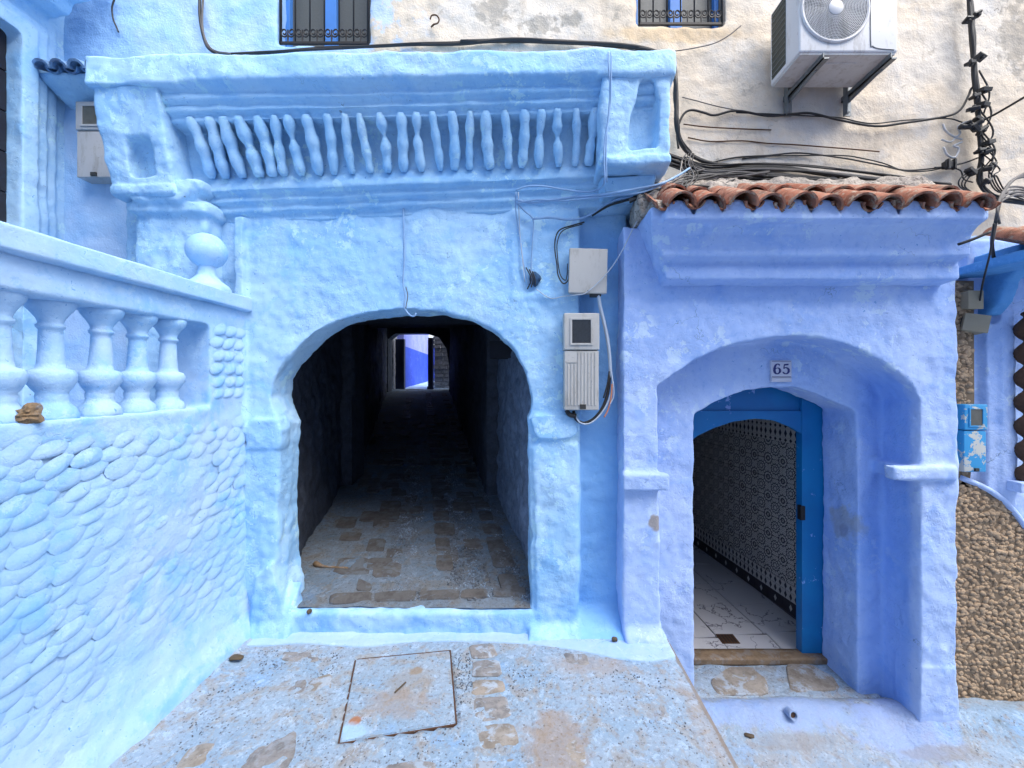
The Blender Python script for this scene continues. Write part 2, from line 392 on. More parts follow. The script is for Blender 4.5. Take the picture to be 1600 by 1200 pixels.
M_bare = stone('bare_brown_stone', (.27, .18, .10), (.24, .16, .10), .2)
M_num = plain('number_tile_enamel', (.62, .62, .72), .25, 0, .04)
M_ink = plain('navy_ink', (.02, .03, .20), .4)
M_leaf = plain('dry_leaf', (.10, .07, .04), .8)
M_tdark = plain('dark_glazed_door_tile', (.02, .018, .025), .3)
def oldturq():
    t = NT('flaking_turquoise_paint')
    k = t.ramp(t.noise(9, 5, .7, dist=.4), .55, .565)
    c = t.mix(k, (.03, .30, .62), (.52, .53, .50))
    return t.out(c, .6, k, .3, .003)
M_turq = oldturq()
def zellij(kind):
    t = NT('zellij_'+kind); x, y, z = t.xyz(t.obj())
    L = (.72, .69, .65); Dk = (.018, .018, .03)
    if kind == 'rosette':      # local tile spans -0.5..0.5 in y and z
        r = t.math('SQRT', t.math('ADD', t.math('MULTIPLY', y, y), t.math('MULTIPLY', z, z)))
        th = t.math('ARCTAN2', z, y)
        pet = t.math('COSINE', t.math('MULTIPLY', th, 12.0))
        pet8 = t.math('COSINE', t.math('MULTIPLY', th, 8.0))
        ax = t.math('SUBTRACT', .5, t.math('ABSOLUTE', y)); az = t.math('SUBTRACT', .5, t.math('ABSOLUTE', z))
        rc = t.math('SQRT', t.math('ADD', t.math('MULTIPLY', ax, ax), t.math('MULTIPLY', az, az)))
        pc = t.math('COSINE', t.math('MULTIPLY', t.math('ARCTAN2', az, ax), 12.0))
        def ring_(rr, wob, c0, wd, am): return t.math('LESS_THAN', t.math('ABSOLUTE', t.math('SUBTRACT', rr, t.math('ADD', c0, t.math('MULTIPLY', wob, am)))), wd)
        k = ring_(r, pet, .27, .035, .03)
        for q in (ring_(r, pet8, .13, .03, .03), ring_(rc, pc, .27, .035, .03), ring_(rc, pc, .10, .04, .02)): k = t.math('MAXIMUM', k, q)
        u = t.math('MULTIPLY', t.math('SINE', t.math('MULTIPLY', y, 56.5)), t.math('SINE', t.math('MULTIPLY', z, 56.5)))
        star = t.math('MULTIPLY', t.math('GREATER_THAN', u, .55), t.math('MULTIPLY', t.math('GREATER_THAN', r, .32), t.math('GREATER_THAN', rc, .32)))
        k = t.math('MAXIMUM', k, star)
    elif kind == 'merlon':     # rows of small upright dark lozenges
        u = t.math('ABSOLUTE', t.math('SUBTRACT', t.math('FRACT', t.math('MULTIPLY', t.math('ADD', y, 8.5), 3.0)), .5))
        k = t.math('LESS_THAN', t.math('ADD', t.math('MULTIPLY', u, 1.6), t.math('ABSOLUTE', z)), .46)
    else:                      # black skirting with pale diamonds
        u = t.math('ABSOLUTE', t.math('SUBTRACT', t.math('FRACT', t.math('MULTIPLY', t.math('ADD', y, 8.5), 1.0)), .5))
        k = t.math('SUBTRACT', 1.0, t.math('LESS_THAN', t.math('ADD', t.math('MULTIPLY', u, 3.0), t.math('ABSOLUTE', z)), .30))
    r_ = t.noise(3, 3)
    c = t.mix(k, t.mix(r_, L, (.58, .56, .56)), t.mix(r_, Dk, (.05, .04, .05)))
    return t.out(c, .3, k, .1, .002, spec=.5)
M_ros, M_mer, M_dia = zellij('rosette'), zellij('merlon'), zellij('skirting')
def marble():
    t = NT('veined_white_floor_tile')
    wv = t.n.new('ShaderNodeVectorMath'); wv.operation = 'ADD'; sc = t.n.new('ShaderNodeVectorMath'); sc.operation = 'SCALE'; sc.inputs['Scale'].default_value = .35
    t.l.new(t.noise(5, 4, .6, out='Color'), sc.inputs[0]); t.l.new(t.pos, wv.inputs[0]); t.l.new(sc.outputs[0], wv.inputs[1])
    v = t.ramp(t.voro(2.6, 'DISTANCE_TO_EDGE', wv.outputs[0]), .022, .004)
    v = t.math('MULTIPLY', v, t.ramp(t.noise(2.1, 2), .46, .52))
    c = t.mix(v, (.66, .65, .68), (.16, .15, .19))
    return t.out(c, .3, None)
M_marb = marble()
M_grout = plain('floor_grout', (.22, .21, .23), .8)

# ------------------------------------------------------------------ the ground
def grid(name, x0, x1, y0, y1, cell, zf, mat, parent=None, amps=(), kind=None):
    nx = max(2, int((x1-x0)/cell)); ny = max(2, int((y1-y0)/cell))
    xs = np.linspace(x0, x1, nx+1); ys = np.linspace(y0, y1, ny+1)
    vs = [(x, y, zf(x, y)) for y in ys for x in xs]
    fs = [(j*(nx+1)+i, j*(nx+1)+i+1, (j+1)*(nx+1)+i+1, (j+1)*(nx+1)+i) for j in range(ny) for i in range(nx)]
    me = bpy.data.meshes.new(name); me.from_pydata(vs, [], fs); me.update()
    if amps: displace(me, amps)
    o = link(name, me, mat, parent, True)
    if kind: o['kind'] = kind
    return o
bm = bmesh.new(); box(bm, (-60, -60, -1.2), (60, 60, -.80)); fixn(bm)
tag(fin(bm, 'ground', M_low), kind='structure')
def lowz(x, y):
    z = -.70
    z += .10*math.exp(-((y-3.05)/.16)**2)*(1 if x > 1.3 else .3)             # plaster fillet along the house foot
    z += .06*math.exp(-((x-1.05)/.15)**2)+.07*math.exp(-((y-2.90)/.10)**2)*(1/(1+math.exp(-(x-2.82)/.03)))
    return z
grid('lower_street', .95, 9.0, -5, 3.35, .035, lowz, M_low, None, [(1.6, .05), (6, .022), (22, .008)], 'structure')
# landing: a raised slab of painted cement with stones let into it
land = empty('landing', (-.5, 1.5, 0), kind='structure')
bm = bmesh.new(); box(bm, (-3.6, -5, -.82), (1.045, 3.3, -.016)); fixn(bm)
fin(bm, 'landing_base', M_pave, land)
mh = [G(555, 1030), G(704, 1016), G(714, 1132), G(528, 1163)]
def in_poly(p, poly):
    s = None
    for a, b in zip(poly, poly[1:]+poly[:1]):
        c = (b.x-a.x)*(p[1]-a.y)-(b.y-a.y)*(p[0]-a.x)
        if s is None: s = c > 0
        elif (c > 0) != s: return False
    return True
def landz(x, y):
    z = 0.0
    z += .07*math.exp(-((x+2.11)/.10)**2)
    z -= .03*max(0, (x-.93)/.115)**2 if x > .93 else 0
    if in_poly((x, y), mh): z -= .035
    return z
surf = grid('cement_surface', -2.3, 1.045, -4.6, 3.02, .02, landz, M_pave, land, [(1.3, .02), (5, .008), (19, .005)])
# painted kerb strip at the foot of the archway
bm = bmesh.new()
kp = [G(372, 1012), G(470, 1006), G(560, 1012), G(650, 1004), G(740, 1003), G(830, 1008), G(900, 1018), G(960, 1030), G(1010, 1036), G(1056, 1028)]
bot = [(p.x, p.y) for p in kp]; prism(bm, bot+[(1.04, 3.06), (-2.2, 3.06)], -.03, .012, 'z')
prism(bm, [(2.90, -.03), (3.06, -.03), (3.06, .08), (2.98, .03)], -2.15, .75, 'x')
bm2 = bm; plaster(bm2, 'painted_kerb_strip', M_curb, land, .012, 4, ((5, .008), (18, .004)))
# inset paving stones
def slab(parent, pts, mat, z=0.0, h=.012, tun=False, name='stone', sink=.03):
    c = sum((Vector(p) for p in pts), Vector())/len(pts); bm = bmesh.new()
    n = len(pts); out = []
    for i in range(n):
        a = Vector(pts[i]); b = Vector(pts[(i+1) % n])
        for t in (0.12, .5, .88):
            q = a.lerp(b, t); q += Vector((random.uniform(-.006, .006), random.uniform(-.006, .006), 0)); out.append(q)
    top = [bm.verts.new(q+Vector((0, 0, h))+(c-q)*.05) for q in out]
    mid = [bm.verts.new(q+Vector((0, 0, h*.3))) for q in out]
    low = [bm.verts.new(q-Vector((0, 0, sink))) for q in out]
    cv = bm.verts.new(c+Vector((0, 0, h+random.uniform(0, .003)))); m = len(out)
    for i in range(m):
        j = (i+1) % m
        bm.faces.new((top[i], top[j], cv)); bm.faces.new((mid[i], mid[j], top[j], top[i])); bm.faces.new((low[i], low[j], mid[j], mid[i]))
    bm.faces.new(low[::-1]); fixn(bm)
    return fin(bm, name, mat, parent, 'auto')
for q, m in (([(428, 1062), (447, 1063), (430, 1112), (408, 1108)], M_slabc), ([(451, 1064), (480, 1062), (476, 1105), (434, 1112)], M_slabc),
             ([(483, 1062), (520, 1052), (514, 1096), (480, 1102)], M_slab2), ([(402, 1140), (466, 1135), (458, 1215), (345, 1215)], M_slabc),
             ([(445, 1018), (500, 1020), (496, 1036), (438, 1033)], M_slab),
             ([(734, 1008), (772, 1005), (777, 1026), (736, 1030)], M_slab), ([(737, 1034), (780, 1030), (784, 1056), (738, 1058)], M_slab),
             ([(738, 1063), (786, 1062), (790, 1082), (737, 1087)], M_slab2), ([(738, 1092), (793, 1088), (800, 1122), (742, 1130)], M_slab),
             ([(745, 1136), (800, 1130), (815, 1165), (750, 1172)], M_slab2),
             ([(742, 1190), (810, 1184), (824, 1240), (745, 1240)], M_slab2), ([(858, 1146), (898, 1152), (926, 1196), (868, 1210)], M_slab2),
             ([(880, 1020), (918, 1024), (920, 1040), (884, 1036)], M_slab), ([(300, 1165), (340, 1160), (318, 1200), (270, 1206)], M_slab2),
             ([(1000, 1195), (1060, 1192), (1080, 1240), (1010, 1245)], M_slab), ([(600, 1195), (680, 1188), (690, 1250), (595, 1255)], M_slab)):
    slab(land, [G(*p) for p in q], m, h=.004)
def scatter(name, parent, fn, n, smin, smax, mat, h=.5):
    bm = bmesh.new(); base = bmesh.new(); bmesh.ops.create_icosphere(base, subdivisions=1, radius=1)
    bv = [v.co.copy() for v in base.verts]; bf = [[v.index for v in f.verts] for f in base.faces]; base.free()
    vs = []; fs = []
    for _ in range(n):
        p = fn()
        if p is None: continue
        s = random.uniform(smin, smax); a = random.uniform(0, 3.14); ca, sa = math.cos(a), math.sin(a); k = random.uniform(.45, .8); o = len(vs)
        for v in bv:
            x = v.x*s; y = v.y*s*k
            vs.append((p[0]+ca*x-sa*y, p[1]+sa*x+ca*y, p[2]+v.z*s*h))
        fs += [[i+o for i in f] for f in bf]
    bm.free(); me = bpy.data.meshes.new(name); me.from_pydata(vs, [], fs); me.update()
    o = link(name, me, mat, parent, True); o['kind'] = 'stuff'; return o
BANDS = [[G(*p) for p in q] for q in (
    [(405, 1015), (545, 1020), (520, 1060), (400, 1055)], [(390, 1112), (480, 1105), (455, 1135), (370, 1142)], [(470, 1110), (530, 1100), (505, 1230), (450, 1230)],
    [(330, 1075), (405, 1060), (400, 1150), (250, 1215)], [(540, 1160), (730, 1130), (740, 1230), (520, 1230)], [(705, 1020), (735, 1020), (740, 1135), (715, 1135)],
    [(790, 1040), (860, 1040), (900, 1150), (800, 1130)], [(820, 1120), (860, 1120), (870, 1230), (830, 1230)], [(920, 1040), (1040, 1060), (1100, 1190), (960, 1190)])]
def band_pt():
    q = random.choice(BANDS); u, v = random.random(), random.random()
    p = q[0].lerp(q[1], u).lerp(q[3].lerp(q[2], u), v)
    return (p.x, p.y, .001+.02*float(0))
scatter('pebbles', land, band_pt, 1500, .004, .0075, M_pebble, .6)

# tunnel floor
TD = Vector((-.257, 1, .13))
def tz(x, y): return TZ(y)
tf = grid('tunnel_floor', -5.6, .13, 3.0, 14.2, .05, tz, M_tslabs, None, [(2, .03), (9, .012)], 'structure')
bm = bmesh.new(); fixn(bm)
def tp(px, py): return TG(px, py)
rows = []
for k in range(34):          # stone columns running up the alley (two), spacing along the run
    y = 3.16+k*.30
    for base, w in ((-.66, .20), (-1.28, .22), (-.15, .18)):
        if random.random() < (.12 if base == -.66 else .42): continue
        x = base-.262*(y-3); w2 = w*random.uniform(.7, 1.1); l = random.uniform(.17, .26)
        pts = [(x, y), (x+w2, y), (x+w2-.26*l, y+l), (x-.26*l, y+l)]
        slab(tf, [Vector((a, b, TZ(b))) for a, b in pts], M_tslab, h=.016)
for a, b in ((515, 582), (584, 650), (654, 718), (720, 762), (770, 822)):    # border course by the threshold
    slab(tf, [tp(a, 946-(a-515)*.045), tp(b, 946-(b-515)*.045), tp(b, 928-(b-515)*.03), tp(a, 930-(a-515)*.03)], M_tslab, h=.014)
slab(tf, [tp(560, 905), tp(582, 915), tp(578, 926), tp(556, 924)], M_tslab, h=.012)
for _ in range(60):
    y = random.uniform(3.3, 9); x = random.uniform(-1.85, -.1)-.262*(y-3); l = random.uniform(.12, .3); w = random.uniform(.15, .3)
    slab(tf, [Vector((a, b, TZ(b))) for a, b in ((x, y), (x+w, y), (x+w-.26*l, y+l), (x-.26*l, y+l))], M_tslab, h=random.uniform(.006, .014))
def tun_pt():
    y = 3.08+abs(random.gauss(0, 1.6)); c = random.choice((-1.0, -.86, -.42, -.3, -.93, -.5, .0)); x = c+random.uniform(-.09, .09)-.262*(y-3)
    return (x, y, TZ(y)+.007)
scatter('pebbles', tf, tun_pt, 4200, .006, .011, M_pebble, .8)

# unseen house added across the lane, behind the viewer, to shut off the low sky
op = empty('added_opposite_house', (0, -2.7, -.8), 'pale blue house front added across the lane, unseen behind the viewer', 'house')
M_opp = limewash('opposite_limewash', pale=(.55, .62, .78), mid=(.48, .58, .78), deep=(.40, .53, .78), crack=0)
bm = bmesh.new(); box(bm, (-9, -3.1, -.8), (11, -2.7, 7.6)); fixn(bm); fin(bm, 'wall', M_opp, op)
bm = bmesh.new(); box(bm, (-9, -3.1, 7.6), (11, -2.55, 7.72)); fixn(bm); fin(bm, 'parapet', M_opp, op, bevel=.02)

# ------------------------------------------------------------------ archway house
ah = empty('archway_house', (-.9, 3.1, 0), 'sky-blue plastered house with a round archway tunnel under a projecting mock-balustrade parapet', 'house')
def xz(L, D): return [(X(a, D), Z(b, D)) for a, b in L]
ARCH = [(437, 990), (436, 760), (437, 700), (438, 664), (428, 640), (423, 620), (428, 592), (444, 566), (466, 541), (490, 521), (522, 503), (570, 489), (628, 483),
        (685, 486), (735, 498), (775, 518), (803, 545), (822, 580), (832, 622), (829, 642), (822, 658), (828, 700), (828, 820), (829, 990)]
bm = bmesh.new()
arch = xz(ARCH, 3.0)
ztop = 3.95
prism(bm, [(X(365, 3), -.05)]+[(a, -.05) if i in (0,) else (a, b) for i, (a, b) in enumerate(arch)][:1]+arch[1:-1]+[(arch[-1][0], -.05), (X(906, 3), -.05), (X(906, 3), ztop), (X(365, 3), ztop)], 3.0, 3.28)
prism(bm, [(X(195, 3), 1.5), (X(388, 3), 1.5), (X(388, 3), ztop), (X(195, 3), ztop)], 3.0, 3.3)
box(bm, (X(385, 3), 2.99, -.1), (X(400, 3), 3.28, 1.6))
# channel beside the lilac house
prism(bm, [(X(895, 3), -.05), (X(985, 3), -.05), (X(985, 3), ztop), (X(895, 3), ztop)], 3.10, 3.3)
# pilaster right of the arch, with a swollen cap
pl = xz([(836, 1000), (834, 700), (842, 690), (904, 690), (905, 1000)], 2.96); prism(bm, pl, 2.965, 3.1)
cap = xz([(828, 655), (836, 648), (898, 648), (905, 656), (902, 678), (894, 686), (842, 686), (832, 676)], 2.93); prism(bm, cap, 2.935, 3.1)
# left jamb: pilaster, cap and spreading foot
prism(bm, xz([(376, 1000), (376, 700), (432, 700), (432, 1000)], 2.975), 2.98, 3.1)
prism(bm, xz([(380, 702), (380, 668), (396, 655), (432, 655), (438, 672), (434, 702)], 2.96), 2.965, 3.1)
prism(bm, xz([(392, 1005), (398, 900), (425, 880), (440, 930), (448, 1005)], 2.95), 2.93, 3.25)
prism(bm, [(2.86, -.05), (3.1, -.05), (3.1, .35), (2.97, .2)], X(385, 2.9), X(450, 2.9), 'x')
# rounded edge course over the arch
for a, b in zip(arch[7:19], arch[8:20]):
    pass
# threshold under the arch
box(bm, (X(395, 3), 2.955, -.08), (X(832, 3), 3.09, .162))
# foot of the channel
prism(bm, [(2.80, -.05), (3.2, -.05), (3.2, .16), (3.02, .12), (2.9, .035)], X(826, 3), X(985, 2.9), 'x')
# faint raised flat band under the parapet and trowelled panels
box(bm, (X(800, 3), 2.987, Z(460, 3)), (X(812, 3), 3.1, Z(330, 3)))
box(bm, (X(800, 3), 2.987, Z(468, 3)), (X(880, 3), 3.1, Z(458, 3)))
box(bm, (X(372, 3), 2.95, 1.5), (X(386, 3), 3.1, Z(340, 3)))
def wobble(me):
    n = len(me.vertices); co = np.empty(n*3); me.vertices.foreach_get('co', co); co = co.reshape(-1, 3)
    co[:, 0] += .012*perlin(co*np.array([3, 3, 3])+5)+.010*perlin(co*9+9); co[:, 2] += .010*perlin(co*5+31)
    me.vertices.foreach_set('co', co.reshape(-1)); me.update()
plaster(bm, 'wall', M_sky, ah, .0125, 9, ((2.2, .030), (6, .018), (15, .009), (32, .003)), warp=wobble)

# parapet: profile run along the front, sheared like the hand-made original
def shear(me):
    n = len(me.vertices); co = np.empty(n*3); me.vertices.foreach_get('co', co); co = co.reshape(-1, 3)
    k = np.interp(co[:, 2], [3.2, 4.05], [.042, .012]); co[:, 2] += (co[:, 0]+.75)*k
    co[:, 2] += .010*perlin(co*np.array([4, 1, .5])+3); co[:, 1] += .012*perlin(co*np.array([3, 1, 2])+8)
    me.vertices.foreach_set('co', co.reshape(-1)); me.update()
def sh(p):
    k = float(np.interp(p.z, [3.2, 4.05], [.042, .012])); return Vector((p.x, p.y, p.z+(p.x+.75)*k))
bm = bmesh.new()
prof = [(2.60, 4.05), (2.60, 3.89), (2.64, 3.872), (2.69, 3.862), (2.665, 3.84), (2.665, 3.81), (2.73, 3.80), (2.70, 3.785), (2.70, 3.76), (2.75, 3.75), (2.73, 3.715), (2.85, 3.70), (2.90, 3.43),
        (2.89, 3.41), (2.88, 3.325), (2.945, 3.31), (2.925, 3.29), (2.925, 3.265), (2.98, 3.25), (2.96, 3.235), (2.96, 3.205), (3.0, 3.19), (3.0, 3.15), (3.06, 3.12), (3.3, 3.12), (3.3, 4.05)]
prism(bm, prof, -2.86, .96, 'x')
box(bm, (-2.90, 2.60, 3.87), (-2.30, 3.2, 4.055)); box(bm, (.47, 2.605, 3.87), (.985, 3.2, 4.045))
plaster(bm, 'parapet', M_par, ah, .0115, 2, ((2.5, .025), (7, .012), (18, .005)), warp=shear)
# end pillars with sunken niches, leaning outwards
def lean(z, zt, zb, amt): return amt*(zt-z)/(zt-zb)
def pillar(x0, x1, niche, z1, z0, amt, y0=2.62):
    bm = bmesh.new(); nx0, nx1, nz1, nz0, tp_ = niche
    box(bm, (x0, y0, z0), (nx0, 3.1, z1)); box(bm, (nx1, y0, z0), (x1, 3.1, z1))
    box(bm, (x0, y0, z0), (x1, 3.1, nz0)); box(bm, (x0, y0, nz1), (x1, 3.1, z1)); box(bm, (x0, y0+.10, z0), (x1, 3.12, z1))
    # narrow the niche towards its head
    prism(bm, [(nx0-.01, nz0+.18), (nx0+tp_, nz1+.01), (nx0-.01, nz1+.01)], y0, 3.0); prism(bm, [(nx1+.01, nz0+.25), (nx1-tp_*.6, nz1+.01), (nx1+.01, nz1+.01)], y0, 3.0)
    # plinth mouldings below
    box(bm, (x0-.012, y0-.015, z0-.02), (x1+.012, 3.1, z0+.04))
    fixn(bm)
    for v in bm.verts:
        if v.co.y < 3.05: v.co.y += lean(v.co.z, z1, z0, amt)
    return plaster(bm, 'pillar', M_par, ah, .0115, 9, ((3, .022), (8, .016), (20, .007)), warp=shear)
pillar(-2.88, -2.44, (X(185, 2.65), X(226, 2.65), 3.60, 3.37, .05), 3.88, 3.27, .13)
pillar(.50, .965, (X(985, 2.65), X(1029, 2.65), 3.86, 3.40, .07), 3.88, 3.30, .05)
# under the left pillar: stepped corbel and column
bm = bmesh.new()
prism(bm, [(-2.84, 3.29), (-2.80, 3.20), (-2.74, 3.14), (-2.42, 3.14), (-2.36, 3.20), (-2.30, 3.29)], 2.76, 3.05)
box(bm, (-2.86, 2.80, 3.24), (-2.3, 3.05, 3.30))
box(bm, (-2.80, 2.84, 1.5), (-2.30, 3.05, 3.18)); box(bm, (-2.83, 2.80, 3.08), (-2.27, 3.05, 3.15))
cb_ = bmesh.new(); prism(cb_, [(.52, 3.34), (.92, 3.34), (.90, 3.27), (.80, 3.22), (.56, 3.22)], 2.80, 3.05); plaster(cb_, 'corbel', M_par, ah, .0125, 8, ((3, .02), (10, .012)))
plaster(bm, 'corbel', M_par, ah, .0125, 8, ((3, .025), (10, .018), (22, .008)))
# the mock balusters: 25 stubby ribs pinched by hand
tops = [305, 331, 356, 381, 406, 431, 456, 483, 512, 541, 567, 596, 626, 653, 680, 706, 733, 762, 791, 817, 845, 873, 900, 926]
for i, px in enumerate(tops):
    bm = bmesh.new(); xx = X(px, 2.76)
    rr = random.Random(i*3+1); w = rr.uniform(.8, 1.1); pinch = rr.choice((0, 0, .45, .3, .6)); py = rr.uniform(.35, .6)
    pts = []; rs = []
    for k in range(15):
        t = k/14; z = 3.735-.33*t
        sway = .012*math.sin(t*3+i*1.7)+ (.03*(t-.2) if px < 420 else 0)
        yy = 2.725+.15*t+.008*math.sin(t*3.1)
        pts.append(sh(Vector((xx+sway, yy, z))))
        r = .036*w*(1-.06*math.cos(6.28*t))*(1-pinch*math.exp(-((t-py)/.09)**2)) + .004*math.sin(t*17+i)
        if px < 420: r *= 1.25
        if k in (0, 14): r *= .6
        elif k in (1, 13): r *= .95
        rs.append(r)
    tube(bm, pts, rs, 10); fixn(bm)
    me = bpy.data.meshes.new('baluster'); bm.to_mesh(me); bm.free(); displace(me, [(22, .006), (50, .003)], i)
    link('baluster', me, M_par, ah)
# plaster swell between the leftmost balusters (a drift of old limewash)
# tunnel walls, vault, far arch
def tprism(name, a, b, z0, z1, thick, side, mat=M_tun):
    bm = bmesh.new(); n = Vector((b[1]-a[1], a[0]-b[0])).normalized()*thick*side
    q = [a, b, (b[0]+n.x, b[1]+n.y), (a[0]+n.x, a[1]+n.y)]
    prism(bm, q, z0, z1, 'z'); fixn(bm)
    bmesh.ops.triangulate(bm, faces=bm.faces)
    return bm
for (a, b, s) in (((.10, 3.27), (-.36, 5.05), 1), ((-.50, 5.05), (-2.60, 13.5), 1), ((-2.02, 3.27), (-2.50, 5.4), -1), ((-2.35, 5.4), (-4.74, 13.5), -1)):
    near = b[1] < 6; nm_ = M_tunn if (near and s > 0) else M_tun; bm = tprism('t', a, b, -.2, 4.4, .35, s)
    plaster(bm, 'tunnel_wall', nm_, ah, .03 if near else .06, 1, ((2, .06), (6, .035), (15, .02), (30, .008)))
bm = bmesh.new(); box(bm, (.5, 5.05, 0), (-.50, 5.5, 4.4)); box(bm, (-3.0, 5.4, 0), (-2.37, 5.8, 4.4)); fixn(bm); fin(bm, 'tunnel_pier', M_tun, ah)
bm = bmesh.new()
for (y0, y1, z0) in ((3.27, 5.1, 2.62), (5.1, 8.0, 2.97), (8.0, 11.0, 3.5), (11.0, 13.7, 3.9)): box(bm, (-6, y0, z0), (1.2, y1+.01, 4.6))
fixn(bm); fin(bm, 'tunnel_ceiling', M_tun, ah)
bm = bmesh.new(); box(bm, (X(766, 4.3), 4.22, Z(560, 4.3)), (X(766, 4.3)+.3, 4.42, Z(534, 4.3))); fixn(bm)
fin(bm, 'wall_vent', M_dark, ah)
bm = bmesh.new()
fa = xz([(607, 640), (607, 530), (619, 521), (667, 521), (686, 527), (698, 545), (702, 570), (702, 640)], 13.6)
prism(bm, [(-8, 0)]+fa[:1]+fa[1:]+[(1, 0), (1, 6.5), (-8, 6.5)], 13.55, 13.95); fixn(bm)
# keep the opening reaching the floor
fin(bm, 'far_arch', M_tun, ah)
# flat roof block that closes the building above the tunnel
bm = bmesh.new(); box(bm, (-3.6, 3.45, 4.4), (9, 13.5, 6.4)); fixn(bm); fin(bm, 'upper_storey', M_cream, ah)

# ------------------------------------------------------------------ courtyard beyond the tunnel
def yz(y): return 1.60+(y-14)*.055
grid('far_alley', -9, 2, 13.9, 24, .3, lambda x, y: yz(y)-.005, M_curb, None, [(2, .02)], 'structure')
fh = empty('far_house', (-4.0, 16, 1.7), 'cobalt and lilac painted house wall seen small through the tunnel', 'house')
bm = bmesh.new(); a = (X(631, 15.0), 15.0); b = (X(670, 20.0), 20.0)
bm = tprism('t', a, b, 1.4, 3.25, .3, -1); fixn(bm); fin(bm, 'lower_wall', M_deepblue, fh)
bm = tprism('t', (a[0], a[1]-.01), (b[0], b[1]), 3.245, 7.5, .3, -1); fixn(bm); fin(bm, 'upper_wall', M_farlilac, fh)
bm = bmesh.new(); box(bm, (X(655, 20), 20.0, 1.5), (X(720, 20), 20.3, 3.75)); fixn(bm); fin(bm, 'end_wall', M_deepblue, fh)
fd = empty('far_door', (-4.6, 14.7, 1.6), 'tall navy wooden door leaf standing open at the left beyond the tunnel', 'door')
bm = bmesh.new(); box(bm, (X(617, 14.6), 14.55, 1.62), (X(632, 14.6), 14.72, Z(530, 14.6))); fixn(bm); fin(bm, 'leaf', M_navy, fd, bevel=.01)
bm = bmesh.new(); box(bm, (X(619, 14.6), 14.535, Z(566, 14.6)), (X(630, 14.6), 14.545, Z(535, 14.6))); box(bm, (X(619, 14.6), 14.535, Z(604, 14.6)), (X(630, 14.6), 14.545, Z(572, 14.6))); fixn(bm); fin(bm, 'panel', M_navy, fd)
wp = empty('far_wall', (-4.9, 14.4, 1.6), 'whitewashed wall end left of the navy door beyond the tunnel', 'wall')
bm = bmesh.new(); box(bm, (-7, 14.4, 1.4), (X(617.5, 14.5), 14.75, 4.6)); plaster(bm, 'wall', M_farst, wp, .06, 1, ((6, .04),))
ps = empty('far_post', (-3.5, 14.7, 1.6), 'dark narrow post standing left of the far stone wall', 'post')
bm = bmesh.new(); box(bm, (X(669.5, 14.5), 14.4, 1.6), (X(677, 14.5), 14.6, Z(528, 14.5))); fixn(bm); fin(bm, 'shaft', M_navy, ps, bevel=.01)
bm = bmesh.new(); box(bm, (X(668.5, 14.5), 14.37, 1.6), (X(678, 14.5), 14.39, 1.72)); fixn(bm); fin(bm, 'base_plate', M_navy, ps)
bw = empty('far_stone_wall', (-3.0, 14.8, 1.6), 'pale grey wall of coursed stones at the right beyond the tunnel', 'wall')
bm = bmesh.new(); box(bm, (X(678, 14.8), 14.85, 1.4), (-1.0, 15.3, 4.4)); fixn(bm); fin(bm, 'core', M_farst, bw)
sm = bmesh.new(); box(sm, (-.5, -.06, -.5), (.5, .06, .5)); fixn(sm); bmesh.ops.bevel(sm, geom=sm.edges[:], offset=.05, segments=1, affect='EDGES')
me = bpy.data.meshes.new('stone'); sm.to_mesh(me); sm.free(); me.materials.append(M_farst)
for r in range(15):
    x = X(678, 14.8)+.02-random.random()*.1; z = 1.66+r*.155
    while x < X(706, 14.8)+.2:
        w = random.uniform(.22, .42); inst('stone', me, bw, (x+w/2, 14.84, z), (0, 0, 0), (w-.025, random.uniform(.5, 1), .13)); x += w

# ------------------------------------------------------------------ upper cream house with its windows
ch = empty('cream_house', (0, 3.3, 3.0), 'weathered cream and blue rendered house wall above the parapet with barred windows', 'house')
WIN = [(X(433, 3.2), X(578, 3.2), Z(69, 3.2), 5.75), (X(996, 3.2), X(1133, 3.2), Z(39, 3.2), 5.75)]
def wallgrid(x0, x1, z0, z1, holes, y0, y1):
    bm = bmesh.new(); xs = sorted({x0, x1, *[h[0] for h in holes], *[h[1] for h in holes]}); zs = sorted({z0, z1, *[h[2] for h in holes], *[h[3] for h in holes]})
    for a, b in zip(xs, xs[1:]):
        for c, d in zip(zs, zs[1:]):
            if any(h[0] <= (a+b)/2 <= h[1] and h[2] <= (c+d)/2 <= h[3] for h in holes): continue
            box(bm, (a-.002, y0, c-.002), (b+.002, y1, d+.002))
    return bm
bm = wallgrid(-3.75, 7.0, 2.85, 6.4, WIN, 3.2, 3.46); box(bm, (-3.75, 3.2, -.7), (-2.2, 3.46, 2.9))
plaster(bm, 'wall', M_cream, ch, .022, 2, ((1.3, .03), (5, .018), (15, .008)))
